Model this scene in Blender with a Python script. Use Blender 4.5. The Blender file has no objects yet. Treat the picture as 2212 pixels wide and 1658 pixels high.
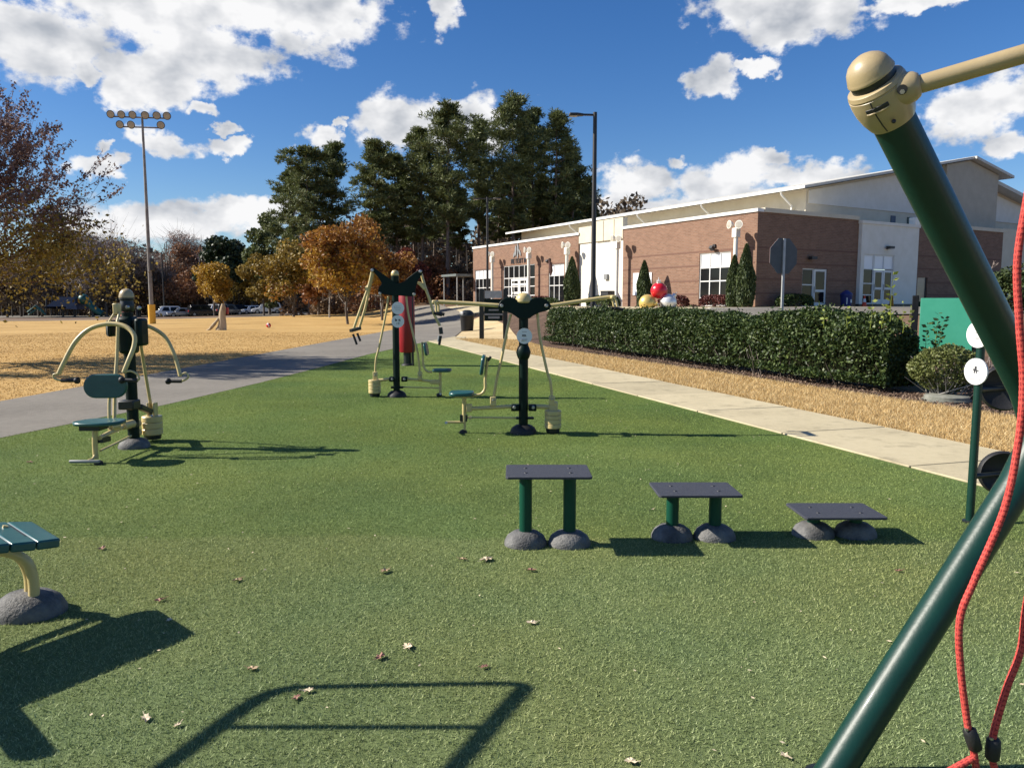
import bpy, bmesh, math, random
import numpy as np
from mathutils import Vector, Matrix
R = math.radians
SC = bpy.context.scene
COL = SC.collection

# ------------------------------------------------------------ camera, sky, sun
F, HOR, CX, CY, CZ = 1650.0, 655.0, 1105.5, 829.0, 1.6      # focal length and horizon measured on a 2211 px wide print
PITCH = math.atan((CY - HOR) / F)
cp, sp = math.cos(PITCH), math.sin(PITCH)
cam = bpy.data.cameras.new('camera'); cam.sensor_width = 36; cam.lens = 36 * F / 2211
cam.clip_start = 0.05; cam.clip_end = 3000
co = bpy.data.objects.new('camera', cam); COL.objects.link(co)
co.location = (0, 0, CZ); co.rotation_euler = (R(90) - PITCH, 0, 0)
SC.camera = co
SUN_EL, SUN_D = R(34.6), Vector((0.997, -0.076, 0)).normalized()   # shadows fall along SUN_D
sl = bpy.data.lights.new('sun', 'SUN'); sl.energy = 5.0; sl.angle = R(0.5); sl.color = (1, 0.93, 0.82)
so = bpy.data.objects.new('sun', sl); COL.objects.link(so)
sdir = Vector((SUN_D.x * math.cos(SUN_EL), SUN_D.y * math.cos(SUN_EL), -math.sin(SUN_EL)))
so.rotation_euler = sdir.to_track_quat('-Z', 'Y').to_euler(); so.location = (-30, 2, 30)
vs = SC.view_settings
vs.view_transform = 'Standard'; vs.look = 'None'; vs.gamma = 1; vs.exposure = 0.85; vs.use_curve_mapping = False

def ray(u, v):
    a, b = (u - CX) / F, (CY - v) / F
    return (a, cp + b * sp, -sp + b * cp)
def G(u, v, z=0.0):                      # the point at height z seen at a pixel
    d = ray(u, v); t = (z - CZ) / d[2]
    return Vector((d[0] * t, d[1] * t, z))
def W(u, v, Y):                          # the point Y metres ahead seen at a pixel
    d = ray(u, v); t = Y / d[1]
    return Vector((d[0] * t, Y, CZ + d[2] * t))

world = bpy.data.worlds.new('World'); SC.world = world; world.use_nodes = True
wt = world.node_tree; wn, wl = wt.nodes, wt.links; wn.clear()
def wnode(t, **k):
    n = wn.new(t)
    for a, b in k.items(): setattr(n, a, b)
    return n
def wmath(op, a, b=None, c=None, clamp=False):
    n = wnode('ShaderNodeMath', operation=op, use_clamp=clamp)
    for i, x in enumerate((a, b, c)):
        if x is None: continue
        if isinstance(x, (int, float)): n.inputs[i].default_value = x
        else: wl.new(x, n.inputs[i])
    return n.outputs[0]
tc = wnode('ShaderNodeTexCoord'); sep = wnode('ShaderNodeSeparateXYZ'); wl.new(tc.outputs['Generated'], sep.inputs[0])
az = wmath('ARCTAN2', sep.outputs[0], sep.outputs[1]); el = wmath('ARCSINE', sep.outputs[2])
cv = wnode('ShaderNodeCombineXYZ'); wl.new(az, cv.inputs[0]); wl.new(el, cv.inputs[1])
def wnoise(scale, detail, off=(0, 0, 0), stretch=(1, 1.5, 1), rough=0.55):
    mp = wnode('ShaderNodeMapping'); mp.inputs['Location'].default_value = off; mp.inputs['Scale'].default_value = stretch
    wl.new(cv.outputs[0], mp.inputs[0])
    n = wnode('ShaderNodeTexNoise'); n.inputs['Scale'].default_value = scale; n.inputs['Detail'].default_value = detail
    n.inputs['Roughness'].default_value = rough; wl.new(mp.outputs[0], n.inputs['Vector'])
    return n
CLOUDS = [  # heading and height of each cloud, through the place it stands at in the sky (centre x, y, half sizes)
 (330, 10, 330, 95), (90, 70, 190, 72), (620, 35, 215, 72), (330, 150, 120, 62), (420, 110, 190, 60), (285, 205, 75, 34), (150, 118, 30, 24), (350, 190, 110, 34),
 (962, 12, 40, 55), (1690, 5, 175, 70), (1660, 60, 60, 40), (1545, 155, 52, 33), (1620, 150, 60, 16), (2120, 235, 135, 62), (2190, 300, 70, 28), (2215, 200, 70, 50),
 (860, 262, 100, 56), (1000, 262, 130, 52), (930, 290, 150, 34), (695, 302, 44, 24), (325, 303, 75, 26), (215, 360, 64, 22), (265, 352, 24, 18),
 (400, 470, 250, 42), (250, 492, 130, 34), (560, 470, 90, 36), (1380, 392, 90, 48), (1560, 398, 170, 52), (1740, 388, 130, 34), (1340, 440, 80, 26), (1490, 440, 240, 26),
 (440, 235, 34, 15), (495, 312, 44, 12), (485, 275, 22, 9), (225, 318, 18, 13), (1660, 345, 46, 16), (1470, 345, 40, 16), (1990, 0, 130, 16), (730, 265, 12, 16), (190, 160, 40, 16)]
wa = wnoise(15, 3, (1, 4, 0), (1, 1.2, 1), 0.55); wb = wnoise(46, 4, (8, 3, 0), (1, 1.2, 1), 0.6)
def warp(src, n, amp):
    s1 = wnode('ShaderNodeVectorMath', operation='SUBTRACT'); wl.new(n.outputs['Color'], s1.inputs[0]); s1.inputs[1].default_value = (0.5, 0.5, 0.5)
    s2 = wnode('ShaderNodeVectorMath', operation='MULTIPLY'); wl.new(s1.outputs[0], s2.inputs[0]); s2.inputs[1].default_value = (amp, amp * 0.7, 0)
    s3 = wnode('ShaderNodeVectorMath', operation='ADD'); wl.new(src, s3.inputs[0]); wl.new(s2.outputs[0], s3.inputs[1]); return s3.outputs[0]
cw = warp(warp(cv.outputs[0], wa, 0.075), wb, 0.040)
dmax = None
for (u, v, hw, hh) in CLOUDS:
    d = ray(u, v); l = math.sqrt(d[0]**2 + d[1]**2 + d[2]**2)
    a0, e0 = math.atan2(d[0], d[1]), math.asin(d[2] / l)
    ca = math.cos(a0); ra, re = hw / F * ca * ca * 1.15, hh / F * 1.15
    s1 = wnode('ShaderNodeVectorMath', operation='SUBTRACT'); wl.new(cw, s1.inputs[0]); s1.inputs[1].default_value = (a0, e0, 0)
    s2 = wnode('ShaderNodeVectorMath', operation='MULTIPLY'); wl.new(s1.outputs[0], s2.inputs[0]); s2.inputs[1].default_value = (1 / ra, 1 / re, 0)
    s3 = wnode('ShaderNodeVectorMath', operation='LENGTH'); wl.new(s2.outputs[0], s3.inputs[0])
    m = wmath('SUBTRACT', 1.0, s3.outputs['Value'])
    dmax = m if dmax is None else wmath('SMOOTH_MAX', dmax, m, 0.12)
# the rest of the sky carries the same kind of broken cloud
big = wnoise(3.2, 3, (3, 7, 0))
away = wmath('MULTIPLY', wmath('SUBTRACT', big.outputs['Fac'], 0.60), 5.0)
inview = wnode('ShaderNodeMapRange'); inview.interpolation_type = 'SMOOTHSTEP'
wl.new(wmath('ABSOLUTE', az), inview.inputs['Value']); inview.inputs['From Min'].default_value = 0.62; inview.inputs['From Max'].default_value = 0.8
upv = wnode('ShaderNodeMapRange'); upv.interpolation_type = 'SMOOTHSTEP'
wl.new(el, upv.inputs['Value']); upv.inputs['From Min'].default_value = 0.40; upv.inputs['From Max'].default_value = 0.5
outv = wmath('MAXIMUM', inview.outputs[0], upv.outputs[0])
away = wmath('SUBTRACT', wmath('MULTIPLY', away, outv), wmath('MULTIPLY', wmath('SUBTRACT', 1.0, outv), 3.0))
dmax = wmath('MAXIMUM', dmax, away)
n1 = wnoise(12, 9, (0, 0, 0), (1, 1.5, 1), 0.56); s1n = wnoise(13, 4, (0, 0, 0), (1, 1.5, 1), 0.5); s2n = wnoise(13, 4, (0.022, -0.036, 0), (1, 1.5, 1), 0.5)
fine = wnoise(34, 6, (5, 2, 0), (1, 1.3, 1), 0.6)
nz = wmath('ADD', wmath('MULTIPLY', wmath('SUBTRACT', n1.outputs['Fac'], 0.5), 2.3), wmath('MULTIPLY', wmath('SUBTRACT', fine.outputs['Fac'], 0.5), 1.5))
dens0 = wmath('ADD', wmath('MULTIPLY', wmath('MAXIMUM', dmax, -1.5), 1.25), nz)
dn = wnode('ShaderNodeMapRange'); dn.interpolation_type = 'SMOOTHSTEP'; wl.new(dens0, dn.inputs['Value'])
dn.inputs['From Min'].default_value = 0.0; dn.inputs['From Max'].default_value = 0.54
# light and shade of the cloud: brighter towards the sun, greyer where thick
lit = wmath('ADD', wmath('MULTIPLY', wmath('SUBTRACT', s1n.outputs['Fac'], s2n.outputs['Fac']), 2.6), 0.86)
thick = wnode('ShaderNodeMapRange'); wl.new(wmath('ADD', wmath('MULTIPLY', dmax, 0.8), wmath('MULTIPLY', nz, -0.25)), thick.inputs['Value'])
thick.inputs['From Min'].default_value = 0.15; thick.inputs['From Max'].default_value = 0.95
shade = wmath('SUBTRACT', lit, wmath('MULTIPLY', thick.outputs[0], 0.28), None, True)
cr = wnode('ShaderNodeMix', data_type='RGBA'); wl.new(shade, cr.inputs['Factor'])
cr.inputs['A'].default_value = (4.3, 4.7, 5.4, 1); cr.inputs['B'].default_value = (10.2, 10.2, 10.3, 1)
sky = wnode('ShaderNodeTexSky', sky_type='NISHITA'); sky.sun_disc = False; sky.sun_elevation = SUN_EL; sky.sun_rotation = R(-90 - 4.4)
sky.air_density = 1.0; sky.dust_density = 0.25; sky.ozone_density = 4.0; sky.altitude = 120
hs = wnode('ShaderNodeHueSaturation'); hs.inputs['Saturation'].default_value = 1.27; hs.inputs['Value'].default_value = 1.32; hs.inputs['Hue'].default_value = 0.510
wl.new(sky.outputs[0], hs.inputs['Color'])
mx = wnode('ShaderNodeMix', data_type='RGBA'); wl.new(dn.outputs[0], mx.inputs['Factor']); wl.new(hs.outputs[0], mx.inputs['A']); wl.new(cr.outputs['Result'], mx.inputs['B'])
bg = wnode('ShaderNodeBackground'); bg.inputs['Strength'].default_value = 0.052; wl.new(mx.outputs['Result'], bg.inputs['Color'])
wo = wnode('ShaderNodeOutputWorld'); wl.new(bg.outputs[0], wo.inputs['Surface'])

# ------------------------------------------------------------ materials
def mat(name, c1, c2=None, scale=8.0, rough=0.6, bump=0.0, bscale=None, metal=0.0, spec=0.5, lo=0.35, hi=0.65, detail=5, stretch=None, trans=0.0, coat=0.0, c3=None, island=False):
    m = bpy.data.materials.new(name); m.use_nodes = True
    nt = m.node_tree; b = nt.nodes['Principled BSDF']
    b.inputs['Roughness'].default_value = rough; b.inputs['Metallic'].default_value = metal
    b.inputs['Specular IOR Level'].default_value = spec; b.inputs['Coat Weight'].default_value = coat
    b.inputs['Base Color'].default_value = (*c1, 1)
    t = nt.nodes.new('ShaderNodeTexCoord')
    vec = t.outputs['Object']
    if stretch:
        mp = nt.nodes.new('ShaderNodeMapping'); mp.inputs['Scale'].default_value = stretch; nt.links.new(vec, mp.inputs[0]); vec = mp.outputs[0]
    if c2 is not None:
        r = nt.nodes.new('ShaderNodeValToRGB'); e = r.color_ramp.elements
        e[0].position = lo; e[0].color = (*c1, 1); e[1].position = hi; e[1].color = (*c2, 1)
        if c3 is not None:
            x = e.new((lo + hi) / 2); x.color = (*c3, 1)
        if island:
            g = nt.nodes.new('ShaderNodeNewGeometry'); nt.links.new(g.outputs['Random Per Island'], r.inputs[0])
        else:
            n = nt.nodes.new('ShaderNodeTexNoise'); n.inputs['Scale'].default_value = scale; n.inputs['Detail'].default_value = detail
            n.inputs['Roughness'].default_value = 0.62
            nt.links.new(vec, n.inputs['Vector']); nt.links.new(n.outputs['Fac'], r.inputs[0])
        nt.links.new(r.outputs[0], b.inputs['Base Color'])
    if bump:
        n = nt.nodes.new('ShaderNodeTexNoise'); n.inputs['Scale'].default_value = bscale or scale * 4; n.inputs['Detail'].default_value = 4
        nt.links.new(vec, n.inputs['Vector'])
        k = nt.nodes.new('ShaderNodeBump'); k.inputs['Strength'].default_value = bump; k.inputs['Distance'].default_value = 0.02
        nt.links.new(n.outputs['Fac'], k.inputs['Height']); nt.links.new(k.outputs[0], b.inputs['Normal'])
    if trans:
        o = nt.nodes['Material Output']; tr = nt.nodes.new('ShaderNodeBsdfTranslucent'); a = nt.nodes.new('ShaderNodeMixShader')
        src = b.inputs['Base Color'].links[0].from_socket if b.inputs['Base Color'].links else None
        if src: nt.links.new(src, tr.inputs['Color'])
        else: tr.inputs['Color'].default_value = (*c1, 1)
        a.inputs[0].default_value = trans; nt.links.new(b.outputs[0], a.inputs[1]); nt.links.new(tr.outputs[0], a.inputs[2]); nt.links.new(a.outputs[0], o.inputs['Surface'])
    return m

def ground_mat(name, stops, s1, s2, fine, bump, rough=0.9, patch=0.5, spec=0.2):
    """two scales of noise mixed, ramped over several colours"""
    m = bpy.data.materials.new(name); m.use_nodes = True; nt = m.node_tree; b = nt.nodes['Principled BSDF']
    b.inputs['Roughness'].default_value = rough; b.inputs['Specular IOR Level'].default_value = spec
    t = nt.nodes.new('ShaderNodeTexCoord')
    def nz(s, d):
        n = nt.nodes.new('ShaderNodeTexNoise'); n.inputs['Scale'].default_value = s; n.inputs['Detail'].default_value = d; n.inputs['Roughness'].default_value = 0.6
        nt.links.new(t.outputs['Object'], n.inputs['Vector']); return n.outputs['Fac']
    def mth(op, a, c):
        n = nt.nodes.new('ShaderNodeMath'); n.operation = op
        for i, x in enumerate((a, c)):
            if isinstance(x, (int, float)): n.inputs[i].default_value = x
            else: nt.links.new(x, n.inputs[i])
        return n.outputs[0]
    f = nz(fine, 3)
    v = mth('ADD', mth('ADD', mth('MULTIPLY', nz(s1, 4), patch), mth('MULTIPLY', nz(s2, 5), 0.5 * (1 - patch))), mth('MULTIPLY', f, 0.5 * (1 - patch) + 0.0))
    r = nt.nodes.new('ShaderNodeValToRGB'); e = r.color_ramp.elements
    e[0].position, e[0].color = stops[0][0], (*stops[0][1], 1); e[1].position, e[1].color = stops[-1][0], (*stops[-1][1], 1)
    for p, c in stops[1:-1]:
        x = e.new(p); x.color = (*c, 1)
    nt.links.new(v, r.inputs[0]); nt.links.new(r.outputs[0], b.inputs['Base Color'])
    k = nt.nodes.new('ShaderNodeBump'); k.inputs['Strength'].default_value = bump; k.inputs['Distance'].default_value = 0.015
    nt.links.new(f, k.inputs['Height']); nt.links.new(k.outputs[0], b.inputs['Normal'])
    return m

def brick_mat(name, c1, c2, mortar):
    m = bpy.data.materials.new(name); m.use_nodes = True; nt = m.node_tree; b = nt.nodes['Principled BSDF']
    b.inputs['Roughness'].default_value = 0.85; b.inputs['Specular IOR Level'].default_value = 0.25
    t = nt.nodes.new('ShaderNodeTexCoord'); s = nt.nodes.new('ShaderNodeSeparateXYZ'); nt.links.new(t.outputs['Object'], s.inputs[0])
    a = nt.nodes.new('ShaderNodeMath'); nt.links.new(s.outputs[0], a.inputs[0]); nt.links.new(s.outputs[1], a.inputs[1])
    c = nt.nodes.new('ShaderNodeCombineXYZ'); nt.links.new(a.outputs[0], c.inputs[0]); nt.links.new(s.outputs[2], c.inputs[1])
    br = nt.nodes.new('ShaderNodeTexBrick'); nt.links.new(c.outputs[0], br.inputs['Vector'])
    br.inputs['Scale'].default_value = 1; br.inputs['Brick Width'].default_value = 0.30; br.inputs['Row Height'].default_value = 0.10
    br.inputs['Mortar Size'].default_value = 0.012; br.inputs['Color1'].default_value = (*c1, 1); br.inputs['Color2'].default_value = (*c2, 1); br.inputs['Mortar'].default_value = (*mortar, 1)
    n = nt.nodes.new('ShaderNodeTexNoise'); n.inputs['Scale'].default_value = 1.1; n.inputs['Detail'].default_value = 6; nt.links.new(c.outputs[0], n.inputs['Vector'])
    mr = nt.nodes.new('ShaderNodeMapRange'); mr.inputs['To Min'].default_value = 0.82; mr.inputs['To Max'].default_value = 1.18; nt.links.new(n.outputs['Fac'], mr.inputs['Value'])
    x = nt.nodes.new('ShaderNodeMix'); x.data_type = 'RGBA'; x.blend_type = 'MULTIPLY'; x.inputs['Factor'].default_value = 1
    nt.links.new(br.outputs['Color'], x.inputs['A']); nt.links.new(mr.outputs[0], x.inputs['B']); nt.links.new(x.outputs['Result'], b.inputs['Base Color'])
    k = nt.nodes.new('ShaderNodeBump'); k.inputs['Strength'].default_value = 0.4; k.invert = True; nt.links.new(br.outputs['Fac'], k.inputs['Height']); nt.links.new(k.outputs[0], b.inputs['Normal'])
    return m

X = {}
X['cream'] = mat('cream_paint', (0.52, 0.405, 0.175), (0.60, 0.475, 0.22), 6, 0.38, 0.03, 60, coat=0.15)
X['tan'] = mat('tan_paint', (0.345, 0.265, 0.14), (0.40, 0.31, 0.17), 7, 0.36, 0.03, 70, coat=0.2)
X['green'] = mat('dark_green_paint', (0.0012, 0.010, 0.008), (0.002, 0.014, 0.010), 5, 0.45, 0.02, 80, spec=0.18)
X['greenrig'] = mat('green_rig_paint', (0.0011, 0.026, 0.018), (0.0018, 0.032, 0.022), 9, 0.42, 0.04, 60, spec=0.4, coat=0.08)
X['greenleg'] = mat('green_leg_paint', (0.002, 0.050, 0.028), (0.003, 0.058, 0.033), 5, 0.45, 0.015, 90, spec=0.25)
X['black'] = mat('black_paint', (0.008, 0.012, 0.011), (0.014, 0.018, 0.017), 8, 0.45)
X['rubber'] = mat('black_rubber', (0.006, 0.006, 0.007), (0.012, 0.012, 0.013), 20, 0.6, 0.1, 80)
X['steel'] = mat('bolt_steel', (0.45, 0.44, 0.42), None, rough=0.35, metal=0.9)
X['teal'] = mat('teal_seat_plastic', (0.012, 0.078, 0.078), (0.02, 0.095, 0.092), 10, 0.30, 0.02, 50)
X['grooveglint'] = mat('painted_groove_glint', (0.35, 0.42, 0.42), None, rough=0.4)  # pale colour standing in for light glinting along the slat grooves
X['dome'] = mat('grey_rubber_dome', (0.045, 0.045, 0.046), (0.15, 0.148, 0.142), 8, 0.7, 0.45, 70)
X['plate'] = mat('charcoal_grip_plate', (0.030, 0.034, 0.048), (0.044, 0.048, 0.062), 60, 0.72, 0.4, 400)
X['disc'] = mat('white_sign_disc', (0.74, 0.74, 0.73), None, rough=0.45)
X['ink'] = mat('sign_ink', (0.03, 0.03, 0.035), None, rough=0.6)
X['inkgrey'] = mat('pale_sign_ink', (0.35, 0.35, 0.36), None, rough=0.6)
X['red'] = mat('red_vinyl', (0.30, 0.008, 0.014), (0.24, 0.007, 0.011), 4, 0.45)
X['rope'] = mat('red_rope', (0.50, 0.042, 0.032), (0.60, 0.085, 0.062), 90, 0.8, 0.3, 400)
X['ropedark'] = mat('rope_dark_strand', (0.20, 0.012, 0.014), (0.30, 0.025, 0.024), 90, 0.85)
X['asphalt'] = ground_mat('asphalt', [(0.25, (0.11, 0.099, 0.083)), (0.5, (0.195, 0.178, 0.150)), (0.75, (0.275, 0.254, 0.215))], 0.5, 9, 130, 0.5, 0.9, 0.4)
X['concrete'] = ground_mat('concrete', [(0.25, (0.32, 0.275, 0.18)), (0.5, (0.47, 0.405, 0.262)), (0.75, (0.55, 0.48, 0.325))], 0.9, 14, 110, 0.25, 0.9, 0.45)
def slab_tone(m):
    nt = m.node_tree; b = nt.nodes['Principled BSDF']; src = b.inputs['Base Color'].links[0].from_socket
    o = nt.nodes.new('ShaderNodeObjectInfo'); mr = nt.nodes.new('ShaderNodeMapRange'); nt.links.new(o.outputs['Random'], mr.inputs['Value']); mr.inputs['To Min'].default_value = 0.90; mr.inputs['To Max'].default_value = 1.06
    t = nt.nodes.new('ShaderNodeTexCoord'); n = nt.nodes.new('ShaderNodeTexNoise'); n.inputs['Scale'].default_value = 2.2; n.inputs['Detail'].default_value = 7; n.inputs['Roughness'].default_value = 0.7; nt.links.new(t.outputs['Object'], n.inputs['Vector'])
    st = nt.nodes.new('ShaderNodeMapRange'); nt.links.new(n.outputs['Fac'], st.inputs['Value']); st.inputs['From Min'].default_value = 0.30; st.inputs['From Max'].default_value = 0.46; st.inputs['To Min'].default_value = 0.62; st.inputs['To Max'].default_value = 1.0
    v = nt.nodes.new('ShaderNodeMath'); v.operation = 'MULTIPLY'; nt.links.new(mr.outputs[0], v.inputs[0]); nt.links.new(st.outputs[0], v.inputs[1])
    x = nt.nodes.new('ShaderNodeMix'); x.data_type = 'RGBA'; x.blend_type = 'MULTIPLY'; x.inputs['Factor'].default_value = 1; nt.links.new(src, x.inputs['A']); nt.links.new(v.outputs[0], x.inputs['B']); nt.links.new(x.outputs['Result'], b.inputs['Base Color'])
slab_tone(X['concrete'])
X['joint'] = mat('joint_dirt', (0.10, 0.09, 0.075), (0.16, 0.14, 0.11), 20, 0.95)
X['kerb'] = ground_mat('kerb_concrete', [(0.3, (0.42, 0.39, 0.33)), (0.7, (0.6, 0.56, 0.48))], 0.7, 8, 60, 0.2)
X['turfbase'] = ground_mat('turf_backing', [(0.34, (0.035, 0.05, 0.022)), (0.5, (0.16, 0.20, 0.085)), (0.68, (0.28, 0.31, 0.165))], 0.35, 60, 260, 0.8, 0.95, 0.3)
X['lawn'] = ground_mat('dormant_grass', [(0.30, (0.24, 0.135, 0.04)), (0.45, (0.39, 0.24, 0.078)), (0.57, (0.48, 0.31, 0.112)), (0.72, (0.57, 0.395, 0.16))], 0.22, 3.0, 30, 0.9, 0.95, 0.45)
X['straw'] = ground_mat('straw_grass', [(0.28, (0.30, 0.21, 0.10)), (0.45, (0.48, 0.36, 0.19)), (0.58, (0.60, 0.48, 0.28)), (0.75, (0.70, 0.60, 0.38))], 0.5, 6, 45, 0.9, 0.95, 0.3)
X['litter'] = ground_mat('leaf_litter', [(0.3, (0.07, 0.045, 0.028)), (0.5, (0.16, 0.10, 0.06)), (0.7, (0.26, 0.17, 0.10))], 0.2, 3, 20, 0.9)
X['mulch'] = ground_mat('mulch_soil', [(0.3, (0.045, 0.028, 0.02)), (0.5, (0.11, 0.07, 0.048)), (0.72, (0.21, 0.14, 0.095))], 1.0, 20, 90, 1.0)
X['brick'] = brick_mat('brick', (0.240, 0.134, 0.088), (0.175, 0.094, 0.061), (0.225, 0.165, 0.125))
X['band'] = mat('brick_band', (0.14, 0.075, 0.053), (0.17, 0.09, 0.063), 6, 0.9)
X['stucco'] = mat('white_stucco', (0.70, 0.67, 0.58), (0.76, 0.73, 0.65), 1.5, 0.9, 0.1, 60)
X['creamwall'] = mat('cream_stucco', (0.56, 0.50, 0.38), (0.62, 0.56, 0.44), 1.2, 0.9, 0.1, 60)
X['tanwall'] = mat('tan_stucco', (0.42, 0.38, 0.30), (0.47, 0.43, 0.34), 1.2, 0.9, 0.1, 60)
X['coping'] = mat('white_coping', (0.72, 0.71, 0.66), (0.78, 0.77, 0.73), 3, 0.5)
X['roofmetal'] = mat('pale_roof_metal', (0.48, 0.46, 0.40), (0.55, 0.53, 0.47), 2, 0.5, stretch=(1, 6, 1))
X['glass'] = mat('dark_window_glass', (0.010, 0.011, 0.012), None, rough=0.08, spec=0.22)
X['blind'] = mat('white_window_panel', (0.80, 0.81, 0.82), (0.84, 0.85, 0.86), 1, 0.35)
X['frame'] = mat('pale_window_frame', (0.60, 0.60, 0.58), (0.66, 0.66, 0.64), 3, 0.4)
X['dark'] = mat('dark_fitting', (0.02, 0.02, 0.022), None, rough=0.5)
X['grey'] = mat('grey_metal', (0.22, 0.225, 0.225), (0.28, 0.285, 0.285), 3, 0.5, metal=0.2)
X['signback'] = mat('sign_back_aluminium', (0.085, 0.095, 0.095), (0.11, 0.12, 0.12), 5, 0.6, metal=0.1)
X['galv'] = mat('galvanised_steel', (0.36, 0.36, 0.35), (0.46, 0.46, 0.45), 5, 0.45, metal=0.4)
X['lampwhite'] = mat('white_lamp_paint', (0.72, 0.70, 0.62), (0.78, 0.76, 0.68), 3, 0.45)
X['bronze'] = mat('bronze_pole', (0.020, 0.018, 0.017), (0.03, 0.027, 0.025), 4, 0.45)
X['mastpole'] = mat('weathered_mast', (0.15, 0.14, 0.13), (0.26, 0.25, 0.24), 2, 0.6)
X['yellow'] = mat('yellow_pad', (0.70, 0.38, 0.03), (0.76, 0.43, 0.05), 4, 0.6)
X['floodglass'] = mat('floodlight_glass', (0.33, 0.30, 0.245), (0.42, 0.39, 0.33), 6, 0.25)
X['gold'] = mat('gold_ornament', (0.72, 0.52, 0.16), None, rough=0.35, metal=0.45)
X['silver'] = mat('silver_ornament', (0.72, 0.72, 0.70), None, rough=0.3, metal=0.4)
X['redorn'] = mat('red_ornament', (0.55, 0.008, 0.018), None, rough=0.25, coat=0.3)
X['tealboard'] = mat('teal_board', (0.045, 0.34, 0.21), (0.06, 0.38, 0.24), 2.5, 0.6)
X['boardpost'] = mat('board_post', (0.006, 0.007, 0.010), (0.010, 0.012, 0.015), 6, 0.7, spec=0.15)
X['blue'] = mat('blue_bin_plastic', (0.016, 0.022, 0.13), (0.02, 0.03, 0.16), 3, 0.5)
X['orange'] = mat('cone_orange', (0.75, 0.06, 0.015), None, rough=0.5)
X['amber'] = mat('amber_caution', (0.62, 0.26, 0.01), None, rough=0.5)
X['bark'] = mat('grey_bark', (0.075, 0.06, 0.048), (0.16, 0.135, 0.11), 6, 0.9, 0.4, 20, stretch=(1, 1, 0.25))
X['pinebark'] = mat('pine_bark', (0.085, 0.06, 0.045), (0.20, 0.155, 0.125), 5, 0.9, 0.4, 16, stretch=(1, 1, 0.3))
X['darkbark'] = mat('shaded_bark', (0.035, 0.028, 0.022), (0.075, 0.06, 0.05), 6, 0.95)
X['palebark'] = mat('pale_bark', (0.25, 0.235, 0.21), (0.36, 0.34, 0.31), 6, 0.9, 0.3, 20)
X['stump'] = mat('weathered_wood', (0.30, 0.22, 0.13), (0.52, 0.42, 0.28), 5, 0.9, 0.4, 20, stretch=(1, 1, 0.2))
def leafmat(name, a, b, c, rough=0.5, trans=0.25, spec=0.4):
    return mat(name, a, c, rough=rough, lo=0.0, hi=1.0, c3=b, island=True, trans=trans, spec=spec)
X['turfblade'] = leafmat('turf_blade', (0.125, 0.16, 0.065), (0.27, 0.315, 0.145), (0.45, 0.48, 0.28), 0.65, 0.25, 0.18)
def roll_tint(m):
    """turf rolls laid side by side differ in nap and wear; worn yellowish patches"""
    nt = m.node_tree; b = nt.nodes['Principled BSDF']; src = b.inputs['Base Color'].links[0].from_socket
    t = nt.nodes.new('ShaderNodeTexCoord'); sx = nt.nodes.new('ShaderNodeSeparateXYZ'); nt.links.new(t.outputs['Object'], sx.inputs[0])
    n = nt.nodes.new('ShaderNodeTexNoise'); n.inputs['Scale'].default_value = 0.9; n.inputs['Detail'].default_value = 5; nt.links.new(t.outputs['Object'], n.inputs['Vector'])
    a = nt.nodes.new('ShaderNodeMath'); a.operation = 'MULTIPLY_ADD'; nt.links.new(n.outputs['Fac'], a.inputs[0]); a.inputs[1].default_value = 0.5; nt.links.new(sx.outputs[1], a.inputs[2])
    r = nt.nodes.new('ShaderNodeMapRange'); nt.links.new(a.outputs[0], r.inputs['Value']); r.inputs['From Min'].default_value = 2.0; r.inputs['From Max'].default_value = 12.0
    c = nt.nodes.new('ShaderNodeValToRGB'); e = c.color_ramp.elements; e[0].position = 0.0; e[0].color = (1.10, 1.08, 1.10, 1); e[1].position = 1.0; e[1].color = (0.74, 0.83, 0.45, 1)
    for p, q in ((0.325, (1.06, 1.02, 0.88, 1)), (0.335, (0.83, 0.89, 0.66, 1)), (0.66, (0.84, 0.90, 0.56, 1)), (0.67, (0.78, 0.85, 0.50, 1))): x = e.new(p); x.color = q
    nt.links.new(r.outputs[0], c.inputs[0])
    n2 = nt.nodes.new('ShaderNodeTexNoise'); n2.inputs['Scale'].default_value = 0.55; n2.inputs['Detail'].default_value = 4; nt.links.new(t.outputs['Object'], n2.inputs['Vector'])
    c2 = nt.nodes.new('ShaderNodeValToRGB'); e = c2.color_ramp.elements; e[0].position = 0.35; e[0].color = (0.80, 0.92, 0.86, 1); e[1].position = 0.68; e[1].color = (1.05, 1.03, 0.86, 1); nt.links.new(n2.outputs['Fac'], c2.inputs[0])
    prev = src
    for k in (c.outputs[0], c2.outputs[0]):
        x = nt.nodes.new('ShaderNodeMix'); x.data_type = 'RGBA'; x.blend_type = 'MULTIPLY'; x.inputs['Factor'].default_value = 1; nt.links.new(prev, x.inputs['A']); nt.links.new(k, x.inputs['B']); prev = x.outputs['Result']
    nt.links.new(prev, b.inputs['Base Color'])
    for nn in nt.nodes:
        if nn.type == 'BSDF_TRANSLUCENT': nt.links.new(prev, nn.inputs['Color'])
roll_tint(X['turfblade']); roll_tint(X['turfbase'])
X['lawnblade'] = leafmat('dry_grass_blade', (0.44, 0.29, 0.11), (0.58, 0.42, 0.19), (0.70, 0.56, 0.31), 0.7, 0.3)
X['fieldblade'] = leafmat('golden_grass_blade', (0.36, 0.21, 0.065), (0.48, 0.30, 0.10), (0.60, 0.41, 0.17), 0.7, 0.2)
X['hedgeleaf'] = leafmat('hedge_leaf', (0.014, 0.030, 0.008), (0.036, 0.062, 0.016), (0.10, 0.135, 0.036), 0.5, 0.12, 0.28)
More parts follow.
